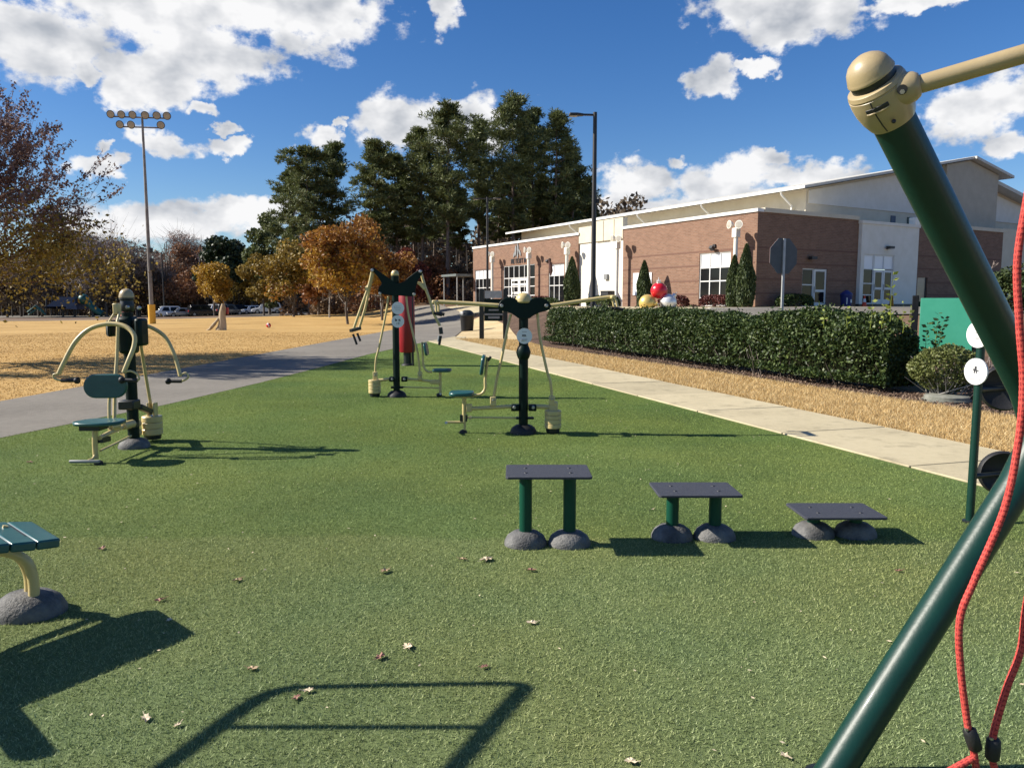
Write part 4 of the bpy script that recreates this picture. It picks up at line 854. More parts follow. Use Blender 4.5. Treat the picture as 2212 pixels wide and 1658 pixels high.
for x, y in ((405, 1360), (940, 1360)):
    for dy in (-0.035, 0.035): MB().span(zC(x - 28, y + 60, dy - 0.008), zC(x + 28, y - 40, dy + 0.008)).build('clevis_plate', 'cream', mC, bevel=0.008)
    bolt(zC(x, y, -0.045), 0.014, mC)
tubep('lower_lever', [zC(400, 1425), zC(480, 1420), zC(570, 1408)], 0.028, 'cream', mC); tubep('lower_lever', [zC(770, 1405), zC(940, 1420), zC(1110, 1442)], 0.022, 'cream', mC)
for x in (610, 755): MB().span(zC(x - 40, 1440, -0.05), zC(x + 40, 1375, 0.05)).build('pivot_block', 'green', mC, bevel=0.01); bolt(zC(x, 1408, -0.052), 0.022, mC)
MB().span(zC(590, 1520, -0.05), zC(750, 1490, 0.05)).build('link_bracket', 'green', mC, bevel=0.008)
tubep('link_rod', [zC(750, 1503), zC(960, 1510), zC(1180, 1515)], 0.012, 'cream', mC)
c = zC(400, 1600); weights((c.x, 12.98, 0.075), 0.105, 0.23, 4, mC)
MB().span(zC(385, 1475, -0.04), zC(450, 1400, 0.04)).build('weight_hanger', 'cream', mC, bevel=0.012)
tubep('seat_post', [zC(1182, 1310), zC(1182, 1450), zC(1185, 1600)], 0.024, 'cream', mC)
MB().span(zC(1060, 1470, -0.04), zC(1180, 1415, 0.04)).build('pivot_block', 'cream', mC, bevel=0.012)
MB().lathe([(0.035, -0.02), (0.05, 0), (0.045, 0.03), (0.02, 0.045)], zC(1170, 1605), n=16).build('rubber_stop', 'rubber', mC)
MB().tube([zC(1185, 1585, -0.14), zC(1185, 1585, 0.14)], 0.016, 10).build('foot_bar', 'steel', mC)
pad(zC(1205, 1318), 0.32, 0.34, 0.045, mC, 'seat', m='teal')
tubep('backrest_tube', [zC(1085, 1325), zC(1025, 1315), zC(985, 1260), zC(975, 1150), zC(965, 965)], 0.018, 'cream', mC)
pad(zC(1000, 1050), 0.22, 0.36, 0.04, mC, 'backrest', Matrix.Rotation(R(80), 3, 'Y'))

# ---- red training bag on its post
rb = Vector((-2.687, 19.6, 0.012)); t = thing('training_bag_post', 'red padded training bag around a black post behind the winged machine', 'training bag', rb)
MB().tube([rb, rb + Vector((0, 0, 1.9))], 0.10, 20).build('post', 'black', t)
MB().lathe([(0.05, 0.33), (0.185, 0.34), (0.20, 0.37), (0.20, 1.84), (0.185, 1.88), (0.05, 1.89)], rb, n=32).build('padding', 'red', t)
MB().tube([rb + Vector((0.15, -0.1, 0.0)), rb + Vector((0.15, -0.1, 1.86))], 0.03, 8).build('strap_rail', 'black', t)
base_dome(rb, 0.16, t, 0.06, m='rubber')

# ---- left machine: seat in front of the post, hooped arms
def zA(x, y, Y=8.36): return W(0.3125 * x, 518.2 + 0.3125 * y, Y)
a0 = Vector((-4.19, 8.36, 0.012)); mA = thing('exercise_machine', 'outdoor press machine with arching cream handlebars and oval teal backrest beside the asphalt path', 'exercise machine', a0, 'green and cream outdoor exercise machines')
base_dome(a0, 0.165, mA, 0.11)
MB().tube([a0 + Vector((0, 0, 0.05)), (a0.x, 8.36, 1.50)], 0.06, 24).build('post', 'green', mA)
MB().lathe([(0.06, 1.5), (0.075, 1.52), (0.075, 1.58), (0.066, 1.6), (0.066, 1.62), (0.076, 1.63), (0.076, 1.66)], (a0.x, 8.36, 0.012), n=24).build('post_collar', 'black', mA)
MB().lathe([(0.076, 1.66), (0.078, 1.675), (0.066, 1.72), (0.04, 1.75), (0, 1.76)], (a0.x, 8.36, 0.0), n=24).build('cap', 'tan', mA)
for x0, x1, y0, y1, dy in ((-0.19, -0.13, 1.24, 1.42, -0.06), (0.12, 0.20, 1.14, 1.44, -0.06)):
    MB().span((a0.x + x0, 8.36 + dy - 0.07, y0), (a0.x + x1, 8.36 + dy + 0.12, y1)).build('bracket_plate', 'green', mA, bevel=0.03)
MB().span((a0.x - 0.08, 8.26, 1.05), (a0.x + 0.08, 8.46, 1.46)).build('head_bracket', 'green', mA, bevel=0.04)
for p_ in (zA(885, 465, 8.22), zA(965, 470, 8.2)): bolt(p_, 0.02, mA)
MB().bar(zA(808, 470, 8.12) + Vector((0, 0, 0.05)), zA(808, 470, 8.12) - Vector((0, 0, 0.07)), 0.1, 0.05).build('arm_block', 'cream', mA, bevel=0.012)
for a, b in (((795, 500), (750, 570)), ((825, 500), (808, 570))): tubep('arm_strut', [zA(*a, 8.1), zA((a[0] + b[0]) / 2, (a[1] + b[1]) / 2, 8.05), zA(*b, 8.0)], 0.012, 'cream', mA)
tubep('handlebar', [zA(405, 925, 7.85), zA(440, 850, 7.87), zA(520, 705, 7.92), zA(620, 615, 7.96), zA(750, 579, 7.98), zA(860, 595, 7.96), zA(925, 655, 7.92), zA(925, 735, 7.88), zA(885, 840, 7.82), zA(855, 915, 7.8)], 0.023, 'cream', mA)
tubep('handlebar', [zA(925, 600, 8.4), zA(985, 590, 8.45), zA(1060, 612, 8.5), zA(1140, 670, 8.52), zA(1195, 770, 8.5), zA(1225, 860, 8.48), zA(1245, 940, 8.45)], 0.021, 'cream', mA)
tubep('hand_hook', [zA(405, 925, 7.85), zA(372, 930, 7.85), zA(375, 955, 7.85), zA(410, 968, 7.85), zA(440, 970, 7.85)], 0.011, 'cream', mA)
grip(zA(425, 970, 7.85), zA(540, 970, 7.85), 0.02, mA, 0.036)
tubep('hand_hook', [zA(855, 915, 7.8), zA(900, 905, 7.8), zA(945, 925, 7.8), zA(962, 955, 7.8), zA(950, 970, 7.8)], 0.011, 'cream', mA)
grip(zA(950, 970, 7.8), zA(835, 968, 7.8), 0.02, mA, 0.036)
tubep('hand_hook', [zA(1245, 930, 8.45), zA(1285, 918, 8.45), zA(1302, 945, 8.45), zA(1275, 968, 8.45), zA(1245, 975, 8.45)], 0.011, 'cream', mA)
grip(zA(1255, 975, 8.45), zA(1155, 975, 8.45), 0.02, mA, 0.036)
tubep('pull_rod', [zA(962, 640, 8.5), zA(975, 740, 8.6), zA(1000, 900, 8.7), zA(1045, 1160, 8.8)], 0.018, 'cream', mA)
tubep('backrest_tube', [zA(815, 600, 8.2), zA(808, 800, 8.15), zA(795, 1000, 8.05), zA(790, 1270, 7.9)], 0.018, 'cream', mA)
tubep('backrest_tube', [zA(765, 1000, 7.95), zA(755, 1130, 7.9), zA(757, 1310, 7.85)], 0.016, 'cream', mA)
out = []; 
for (cx_, sgn) in ((790, 1), (655, -1)):
    for k in range(13):
        a = R(-90 + 15 * k) if sgn > 0 else R(90 + 15 * k); out.append(zA(cx_ + 84 * math.cos(a), 1010 - 84 * math.sin(a), 7.84))
MB().prism(out, (0, 0.045, 0)).build('backrest', 'teal', mA, bevel=0.014)
for y in (985, 1018, 1050): MB().prism([zA(620, y, 7.838), zA(850, y, 7.838), zA(850, y + 5, 7.838), zA(620, y + 5, 7.838)], (0, 0.002, 0)).build('backrest_rib', 'teal', mA)
s0 = zA(665, 1290, 7.5); st = [(-0.235, -0.05), (-0.15, -0.15), (0.06, -0.17), (0.2, -0.10), (0.235, 0.03), (0.18, 0.16), (-0.02, 0.19), (-0.18, 0.12)]
MB().prism([p_ for p_ in spline([Vector((s0.x + x, 7.55 + y, 0.40)) for x, y in st + [st[0]]], 4)[:-1]], (0, 0, 0.035)).build('seat', 'teal', mA, bevel=0.012)
MB().span((s0.x - 0.14, 7.44, 0.35), (s0.x + 0.06, 7.62, 0.40)).build('seat_plate', 'black', mA)
tubep('seat_post', [zA(658, 1295, 7.52), zA(655, 1400, 7.52), zA(662, 1510, 7.52)], 0.026, 'cream', mA)
MB().bar(zA(480, 1530, 7.42), zA(690, 1530, 7.42), 0.03, 0.03).build('foot_bar', 'grey', mA, bevel=0.008)
tubep('foot_stem', [zA(655, 1490, 7.5), zA(640, 1512, 7.46), zA(610, 1522, 7.43)], 0.014, 'cream', mA)
MB().lathe([(0.03, -0.02), (0.045, 0), (0.04, 0.03), (0.02, 0.045)], zA(682, 1552, 7.46), n=14).build('rubber_stop', 'rubber', mA)
tubep('lower_lever', [zA(690, 1368, 7.55), zA(740, 1340, 7.75), zA(800, 1312, 7.95), zA(900, 1272, 8.28)], 0.024, 'cream', mA)
MB().bar(zA(690, 1385, 7.55), zA(745, 1372, 7.75), 0.06, 0.05).build('pivot_block', 'black', mA)
MB().tube([zA(848, 1285, 8.1), zA(915, 1268, 8.28)], 0.045, 16).build('pivot_barrel', 'cream', mA); MB().tube([zA(762, 1290, 7.86), zA(815, 1280, 7.95)], 0.045, 16).build('pivot_barrel', 'cream', mA)
tubep('link_rod', [zA(695, 1455, 7.55), zA(790, 1410, 7.85), zA(905, 1352, 8.26)], 0.012, 'cream', mA)
MB().box((a0.x - 0.02, 8.3, 0.27), (0.16, 0.16, 0.06)).build('link_bracket', 'black', mA, bevel=0.01); MB().box((a0.x + 0.0, 8.3, 0.5), (0.17, 0.18, 0.1)).build('link_bracket', 'black', mA, bevel=0.015)
q = zA(1058, 1390, 8.75); weights((q.x, 8.75, 0.09), 0.112, 0.22, 3, mA)
for dx in (-0.035, 0.035): MB().span((q.x + dx - 0.01, 8.72, 0.28), (q.x + dx + 0.01, 8.82, 0.46)).build('clevis_plate', 'cream', mA, bevel=0.006)
bolt(zA(1045, 1215, 8.7), 0.02, mA); MB().bar((a0.x + 0.05, 8.42, 0.46), (q.x, 8.72, 0.36), 0.06, 0.06).build('weight_lever', 'black', mA, bevel=0.01)
for z in (0.12, 0.22): MB().ball((q.x - 0.11, 8.62, z + 0.02), 0.05, n=14, m=8).build('bumper', 'cream', mA)

# ------------------------------------------------------------ three step platforms
def step(x, y, h, skew, label):
    t = thing('step_platform', label, 'step platform', (x, y, 0.012), 'charcoal step platforms in a row')
    for dx in (-0.145, 0.145):
        base_dome((x + dx, y, 0.012), 0.142, t, 0.095, sx=1, sy=0.9, name='foot')
        MB().tube([(x + dx, y, 0.06), (x + dx, y, h - 0.012)], 0.042, 20).build('leg', 'greenleg', t)
        MB().box((x + dx, y, h - 0.018), (0.13, 0.2, 0.012)).build('leg_plate', 'black', t)
    c_ = 0.014; tp_ = MB().prism([(x + sx * (0.275 - (c_ if q else 0)), y + sy * (0.19 - (0 if q else c_)), h - 0.012) for sx, sy, q in ((-1, -1, 0), (-1, -1, 1), (1, -1, 1), (1, -1, 0), (1, 1, 0), (1, 1, 1), (-1, 1, 1), (-1, 1, 0))], (0, 0, 0.016))
    for dx in (-0.145, 0.145):
        for dy in (-0.07, 0.07): MB().lathe([(0.012, 0.0), (0.010, 0.004), (0, 0.004)], (x + dx, y + dy, h + 0.004), n=10).build('plate_bolt', 'dark', t)
    tp_.build('top_plate', 'plate', t, bevel=0.003)
step(0.235, 4.93, 0.505, 0, 'tallest charcoal step platform on two green legs, left end of the row')
step(1.235, 5.07, 0.35, 0, 'mid-height charcoal step platform on two green legs between its neighbours')
step(2.22, 5.13, 0.185, 0, 'lowest charcoal step platform almost resting on its domed feet')

# ------------------------------------------------------------ slatted bench at the left edge
e1, e2 = Vector((-2.52, 3.92, 0.47)), Vector((-2.16, 3.59, 0.47)); ed = (e2 - e1).normalized(); ad = Vector((-0.61, -0.76, 0.13)).normalized()
ad = (ad - ed * ad.dot(ed)).normalized(); up = ed.cross(ad); up = up if up.z > 0 else -up
bt = thing('slatted_bench', 'teal slatted sit-up bench on a bent cream tube at the left edge', 'bench', (-2.47, 3.76, 0.012))
wdt = (e2 - e1).length
for i in range(9):
    s0_ = 0.010 + i * 0.108; end = 0.5 * 0.10 if i == 0 else 0
    P = []
    for (a, bq) in ((0.0, 0.0), (wdt, 0.0), (wdt, 0.104), (0.0, 0.104)):
        P.append(e1 + ed * (a + (0.04 if (i == 0 and bq == 0 and a == 0) else 0) - (0.02 if (i == 0 and bq == 0 and a > 0) else 0)) + ad * (s0_ + bq) - up * 0.045)
    MB().prism(P, up * 0.045).build('slat', 'teal', bt, bevel=0.009)
    if i: MB().bar(e1 + ed * 0.012 + ad * (s0_ - 0.002) - up * 0.006, e2 - ed * 0.012 + ad * (s0_ - 0.002) - up * 0.006, 0.004, 0.006).build('groove_glint', 'grooveglint', bt)  # painted highlight line beside each slat gap
MB().prism([e1 + ed * 0.1 + ad * 0.125 + up * 0.0012, e1 + ed * 0.36 + ad * 0.125 + up * 0.0012, e1 + ed * 0.36 + ad * 0.135 + up * 0.0012, e1 + ed * 0.1 + ad * 0.135 + up * 0.0012], up * 0.0005).build('slot', 'ink', bt)
mid = (e1 + e2) / 2
ft = Vector((-2.44, 3.765, 0.1))
tubep('bench_tube', [ft, ft + Vector((0, 0, 0.12)), ft + Vector((-0.03, -0.02, 0.22)), ft + Vector((-0.14, -0.1, 0.29)), ft + Vector((-0.4, -0.36, 0.37)), ft + Vector((-0.6, -0.65, 0.44))], 0.026, 'cream', bt)
tubep('bench_tube', [ft + Vector((-0.055, 0.05, 0)), ft + Vector((-0.055, 0.05, 0.12)), ft + Vector((-0.10, 0.03, 0.22)), ft + Vector((-0.24, -0.04, 0.29)), ft + Vector((-0.5, -0.3, 0.37)), ft + Vector((-0.68, -0.6, 0.44))], 0.024, 'cream', bt)
MB().tube([ft + Vector((-0.115, -0.08, 0.28)), ft + Vector((-0.085, -0.05, 0.40))], 0.013, 8).build('seat_strut', 'cream', bt)
base_dome((-2.49, 3.80, 0.012), 0.18, bt, 0.115, name='foot', sx=1.0, sy=0.85)
far = mid + ad * 1.02
tubep('bench_tube', [far - up * 0.05, far + Vector((-0.05, -0.05, -0.3)), Vector((far.x - 0.05, far.y - 0.05, 0.05))], 0.026, 'cream', bt)
base_dome((far.x - 0.05, far.y - 0.05, 0.012), 0.18, bt, 0.11, name='foot')
MB().tube([far + ed * -0.30 + up * 0.03, far + ed * 0.58 + up * 0.03], 0.05, 16).build('foot_roller', 'rubber', bt)

# ------------------------------------------------------------ pull-up ladder left of the camera, known by its shadow
t = thing('pull_up_ladder', 'cream tube ladder frame raised on green posts left of the view', 'exercise frame', (-2.8, 1.2, 0.012))
zt = 1.56
tubep('side_rail', [(-2.18, 3.2, zt), (-2.40, 2.72, zt), (-2.62, 2.2, zt), (-2.8, 1.7, zt), (-2.85, 1.0, zt)], 0.026, 'cream', t)
tubep('side_rail', [(-3.12, 3.20, zt), (-3.25, 3.12, zt), (-3.38, 2.8, zt), (-3.5, 2.4, zt), (-3.62, 1.7, zt), (-3.66, 1.0, zt)], 0.026, 'cream', t)
MB().tube(spline([(-3.12, 3.2, zt), (-2.7, 3.22, zt), (-2.25, 3.23, zt), (-2.18, 3.2, zt)], 5), 0.02, 10).build('rung', 'cream', t)
for y, xa, xb in ((2.9, -3.34, -2.31), (2.2, -3.55, -2.62), (1.5, -3.64, -2.82)): MB().tube([(xa, y, zt), (xb, y, zt)], 0.017, 10).build('rung', 'cream', t)
for x in (-2.85, -3.66):
    MB().tube([(x, 1.0, 0.05), (x, 1.0, zt + 0.1)], 0.057, 18).build('post', 'green', t); base_dome((x, 1.0, 0.012), 0.17, t, 0.11, name='foot')

# ------------------------------------------------------------ suspension frame with red ropes at the right edge
Cc = W(1926, 255, 2.22); Jj = W(2266, 934, 2.63); Ff = G(1785, 1690)
rg = thing('suspension_rig', 'thick bent green tube frame with tan ball cap in the right foreground', 'exercise frame', Ff)
ud = (Cc - Jj).normalized()
ld = (Jj - Ff).normalized()
path = [Ff, Ff + (Jj - Ff) * 0.5, Jj - ld * 0.22] + [Jj - ld * 0.1 + ud * 0.02, Jj - ld * 0.04 + ud * 0.04, Jj - ld * 0.02 + ud * 0.1] + [Jj + ud * 0.22, Jj + (Cc - Jj) * 0.6, Cc + ud * 0.02]
MB().tube(path, 0.057, 40).build('frame_tube', 'greenrig', rg)
MB().lathe([(0.075, 0.0), (0.075, 0.012), (0.06, 0.014)], (Ff.x, Ff.y, 0.012), n=28).build('ground_collar', 'black', rg)
MB().lathe([(0.058, -0.006), (0.062, 0.0), (0.072, 0.028), (0.0785, 0.06), (0.0795, 0.085), (0.0785, 0.104)], Cc - ud * 0.005, ud, 48).build('clamp_body', 'tan', rg)
MB().lathe([(0.0785, 0.104), (0.0755, 0.106), (0.0755, 0.108), (0.078, 0.110), (0.0745, 0.121), (0.069, 0.124)], Cc - ud * 0.005, ud, 48).build('clamp_ring', 'tan', rg)
MB().lathe([(0.0595, 0.116), (0.0595, 0.144)], Cc - ud * 0.005, ud, 48).build('clamp_band', 'black', rg)
MB().lathe([(0.060, 0.142), (0.0635, 0.1435), (0.064, 0.147), (0.0625, 0.151), (0.0605, 0.158), (0.055, 0.176), (0.045, 0.190), (0.031, 0.200), (0.016, 0.206), (0, 0.208)], Cc - ud * 0.005, ud, 48).build('cap', 'tan', rg)
bx0 = W(1972, 187, 2.135); bx1 = W(2211, 117, 2.02); bd = (bx1 - bx0).normalized()
MB().tube([bx0 - bd * 0.02, bx0 + bd * 1.9], 0.0242, 28).build('cross_bar', 'tan', rg)
MB().lathe([(0.030, -0.035), (0.038, -0.025), (0.0435, 0.0), (0.0435, 0.016), (0.039, 0.038), (0.031, 0.050), (0.0262, 0.052)], bx0 - bd * 0.035, bd, 36).build('bar_socket', 'tan', rg)
vd = (Vector((0, 0, CZ)) - bx0).normalized(); vd = (vd - bd * vd.dot(bd)).normalized()
MB().lathe([(0.0, 0.0), (0.013, 0.0), (0.013, 0.004)], bx0 - bd * 0.028 + vd * 0.0420, vd, 18).build('socket_hole', 'dark', rg); MB().lathe([(0.007, 0), (0.006, 0.006), (0, 0.006)], bx0 - bd * 0.027 - Vector((0, 0, 0.006)) + vd * 0.0430, vd, 6).build('bolt', 'steel', rg)
sx_, sy_, _ = frame(ud)
for (uu, vv, w_) in ((1884, 198, 0.042), (1842, 210, 0.022)):
    a_ = (W(uu, vv, 2.12) - Cc); a_ = (a_ - ud * a_.dot(ud)).normalized(); h_ = 0.075
    tdir = ud.cross(a_)
    MB().box(Cc + a_ * 0.0778 + ud * h_, (0.006, w_, 0.012), Matrix((a_, tdir, ud)).transposed()).build('clamp_slot', 'dark', rg, bevel=0.002)
    MB().tube([Cc + a_ * 0.0792 + ud * (h_ - 0.008) - tdir * w_ * 0.48, Cc + a_ * 0.0808 + ud * (h_ - 0.009), Cc + a_ * 0.0792 + ud * (h_ - 0.008) + tdir * w_ * 0.48], 0.0025, 8).build('slot_lip', 'tan', rg)
a_ = (W(1866, 225, 2.12) - Cc); a_ = (a_ - ud * a_.dot(ud)).normalized()
MB().tube([Cc + a_ * (r_ + 0.0006) + ud * (h_ - 0.005) for r_, h_ in ((0.0615, 0.0), (0.072, 0.028), (0.0785, 0.06), (0.0795, 0.085), (0.0785, 0.1035))], 0.0018, 6).build('clamp_seam', 'dark', rg)
MB().ball(Cc + a_ * 0.071 + ud * 0.02 + ud.cross(a_) * 0.03, 0.006, n=10, m=6).build('clamp_hole', 'dark', rg)

def rope(pts, r, parent, name='rope'):
    S = spline(pts, 40); mb = MB(); d = 0.0; n = 18; P = [S[0]]; acc = 0
    for p_, q_ in zip(S, S[1:]):
        L_ = (q_ - p_).length; k = max(1, int(L_ / 0.0025))
        for j in range(1, k + 1): P.append(p_ + (q_ - p_) * j / k)
    N = len(P); T = [(P[min(i + 1, N - 1)] - P[max(i - 1, 0)]).normalized() for i in range(N)]
    x, y, _ = frame(T[0]); vs, fs = [], []; k = 2 * math.pi / 0.028; s_ = 0
    ph = []
    for i in range(N):
        if i: s_ += (P[i] - P[i - 1]).length
        x = (x - T[i] * x.dot(T[i])).normalized(); y = T[i].cross(x)
        for q in range(n):
            a = 2 * math.pi * q / n; w_ = math.cos(4 * a + k * s_) * math.cos(4 * a - k * s_)
            vs.append(P[i] + (x * math.cos(a) + y * math.sin(a)) * r * (1 + 0.05 * w_))
    s_ = 0
    for i in range(N - 1):
        s_ += (P[i + 1] - P[i]).length
        for q in range(n):
            a = 2 * math.pi * (q + .5) / n; w_ = math.cos(4 * a + k * s_) * math.cos(4 * a - k * s_)
            fs.append((i * n + q, i * n + (q + 1) % n, (i + 1) * n + (q + 1) % n, (i + 1) * n + q)); mb.mi.append(1 if w_ < -0.30 else 0)
    mb.v = [tuple(v) for v in vs]; mb.f = fs
    return mb.build(name, ['rope', 'ropedark'], parent, fix=False)
rp = thing('suspension_rope', 'red braided suspension ropes hanging in the right foreground', 'rope', W(2096, 1590, 1.95))
def Wr(u, v, Y=1.95): return W(u, v, Y)
rope([Wr(2250, 180), Wr(2222, 400), Wr(2197, 560), Wr(2201, 700), Wr(2209, 830), Wr(2198, 960), Wr(2168, 1100), Wr(2105, 1250), Wr(2073, 1335), Wr(2074, 1440), Wr(2091, 1575), Wr(2103, 1625), Wr(2111, 1690)], 0.0092, rp)
rope([Wr(2290, 600), Wr(2240, 1150), Wr(2214, 1320), Wr(2203, 1405), Wr(2172, 1490), Wr(2144, 1590), Wr(2143, 1640), Wr(2160, 1690)], 0.0092, rp)
rope([Wr(2103, 1635), Wr(2088, 1643), Wr(2066, 1655), Wr(2035, 1672)], 0.0092, rp)
for a, b in (((2092, 1572), (2107, 1618)), ((2146, 1592), (2142, 1640))):
    A_, B_ = Wr(*a), Wr(*b); dd = (B_ - A_).normalized(); ll = (B_ - A_).length
    MB().lathe([(0.0125, 0), (0.0175, 0.006), (0.0185, ll * 0.5), (0.0175, ll - 0.006), (0.0125, ll)], A_, dd, 18).build('ferrule', 'rubber', rp)
    MB().box(A_ + Vector((-0.012, -0.008, 0.002)), (0.007, 0.007, 0.006)).build('clip', 'steel', rp)

# ------------------------------------------------------------ sign post with wheels at the right
pb = Vector((3.345, 5.45, 0.012)); t = thing('wheel_machine', 'slim green post with two white sign discs and black hand wheels at the right', 'exercise machine', pb)
MB().tube([pb, pb + Vector((0, 0, 1.42))], 0.028, 18).build('post', 'greenrig', t); MB().lathe([(0.05, 0), (0.05, 0.012), (0.03, 0.014)], pb, n=18).build('ground_collar', 'black', t)
fd2 = Matrix.Rotation(R(-42), 3, 'Z') @ Vector((-0.52, -0.85, 0)).normalized()
for (v, mk) in ((802, [(-.08, .05, .1, .4), (-.25, .1, -.1, .2), (.1, .05, .28, .14), (-.14, -.12, -.03, .08), (.05, -.12, .14, .08), (-.5, -.6, .5, -.54, 'inkgrey'), (-.6, -.48, .6, -.44, 'inkgrey'), (-.4, .55, .4, .58, 'inkgrey'), (-.5, .3, -.46, .5, 'inkgrey'), (.46, .3, .5, .5, 'inkgrey')]), (722, [(-.2, -.35, .1, -.22, 'inkgrey'), (-.3, .1, .3, .16, 'inkgrey')])):
    c = W(2113, v, 5.45); sign_disc(Vector((pb.x, 5.45, c.z)) + fd2 * 0.035, 0.095, t, mk, fd2)
for v, u, r in ((838, 2168, 0.165), (1022, 2166, 0.165)):
    c = W(u, v, 5.55); dw = Vector((-0.30, -0.95, 0.05)).normalized()
    MB().tube([Vector((pb.x, 5.45, c.z)), c], 0.02, 10).build('axle', 'black', t)
    w_ = MB().lathe([(r * 0.3, -0.05), (r * 0.8, -0.045), (r, -0.02), (r, 0.02), (r * 0.93, 0.035), (r * 0.85, 0.02), (r * 0.3, 0.0), (0, 0.0)], c, dw, 40).build('hand_wheel', 'rubber', t)

# ------------------------------------------------------------ signs, bins and boards between walk and building
p = Vector((-2.55, 43.6, 0)); p.z = hz(p.x, p.y); t = thing('trash_can', 'black lidded trash can beside the bend of the path', 'trash can', p)
MB().lathe([(0.33, 0), (0.34, 0.02), (0.40, 0.85), (0.42, 0.88)], p, n=28).build('can_body', 'rubber', t)
MB().lathe([(0.44, 0.86), (0.45, 0.93), (0.40, 1.02), (0.28, 1.14), (0.15, 1.2), (0, 1.21)], p, n=28).build('lid', 'black', t)
MB().box(p + Vector((-0.28, -0.28, 1.03)), (0.28, 0.1, 0.14), Matrix.Rotation(R(-45), 3, 'Z')).build('lid_flap', 'galv', t, bevel=0.02)
Y_ = 33.5; zb = 0.1; a, b = W(1040, 700, Y_), W(1091, 700, Y_); t = thing('notice_board', 'dark green notice board with pale header panel between two black posts', 'notice board', ((a.x + b.x) / 2, Y_, zb))
tp = W(1040, 624, Y_).z
for q in (a, b): MB().span((q.x - 0.1, Y_ - 0.1, zb - 0.1), (q.x + 0.1, Y_ + 0.1, tp)).build('board_post', 'black', t, bevel=0.015)
z1, z2 = W(1040, 628, Y_).z, W(1040, 644, Y_).z
hd = MB().span((a.x + 0.14, Y_ - 0.06, z2), (b.x - 0.14, Y_ - 0.02, z1)).build('header_panel', 'galv', t)
for (f0, f1, g0, g1) in ((.38, .42, .3, .62), (.42, .47, .45, .55), (.5, .54, .3, .62), (.54, .58, .3, .38), (.62, .65, .4, .62)):
    x0, x1 = a.x + 0.14 + f0 * (b.x - a.x - 0.28), a.x + 0.14 + f1 * (b.x - a.x - 0.28); MB().span((x0, Y_ - 0.066, z2 + (z1 - z2) * g0), (x1, Y_ - 0.061, z2 + (z1 - z2) * g1)).build('print', 'inkgrey', hd, smooth=False)
z3, z4 = W(1040, 645.5, Y_).z, W(1040, 693, Y_).z
bp = MB().span((a.x + 0.11, Y_ - 0.05, z4), (b.x - 0.11, Y_ + 0.02, z3)).build('board_panel', 'green', t)
for (v0, v1, f0, f1) in ((655, 658, .3, .7), (668, 671, .3, .72), (677, 680.5, .12, .9), (683, 688, .28, .76)):
    MB().span((a.x + f0 * (b.x - a.x), Y_ - 0.056, W(1040, v1, Y_).z), (a.x + f1 * (b.x - a.x), Y_ - 0.0505, W(1040, v0, Y_).z)).build('print', 'grey', bp, smooth=False)
# back of a stop sign behind the hedge
Y_ = 18.0; c = W(1692, 553, Y_); t = thing('stop_sign', 'back of an octagonal road sign on a thin steel post behind the hedge', 'road sign', (c.x, Y_, hz(c.x, Y_)))
yaw = R(-24); ax_ = Vector((math.sin(yaw), math.cos(yaw), 0)); ux = Vector((math.cos(yaw), -math.sin(yaw), 0)); r_ = 0.44
oc = [c + ux * (r_ * math.cos(R(22.5 + 45 * k))) + Vector((0, 0, r_ * math.sin(R(22.5 + 45 * k)))) for k in range(8)]
MB().prism(oc, ax_ * 0.012).build('sign_plate', 'signback', t, smooth=False)
MB().prism([p_ + ax_ * 0.0125 for p_ in oc], ax_ * 0.002).build('sign_face', 'red', t, smooth=False)
MB().box((c.x, Y_ - 0.02, (c.z + 0.4 + hz(c.x, Y_)) / 2), (0.065, 0.03, c.z + 0.4 - hz(c.x, Y_)), Matrix.Rotation(-yaw, 3, 'Z')).build('sign_post', 'galv', t)
# teal board between dark posts
Y_ = 15.0; a, b = W(1984, 700, Y_), W(2098, 700, Y_); zt, zl = W(1984, 640, Y_).z, W(1984, 765, Y_).z
a.x -= 0.02; b.x -= 0.0; t = thing('teal_board', 'bright teal sign board between two black posts behind the round bush', 'sign board', ((a.x + b.x) / 2, Y_, 0)); t.rotation_euler = (0, 0, R(-28))
for q in (a, b): MB().span((q.x - 0.06, Y_ - 0.06, -0.05), (q.x + 0.06, Y_ + 0.06, zt + 0.02)).build('board_post', 'boardpost', t, bevel=0.012)
bp = MB().span((a.x + 0.09, Y_ - 0.075, zl), (b.x - 0.05, Y_ - 0.035, zt - 0.035)).build('board_panel', 'tealboard', t, bevel=0.004)
MB().span((a.x, Y_ - 0.03, zl + 0.05), (b.x, Y_ + 0.0, zl + 0.14)).build('board_rail', 'boardpost', t)
MB().span((a.x, Y_ - 0.03, zt - 0.2), (b.x, Y_ + 0.0, zt - 0.1)).build('board_rail', 'boardpost', t)

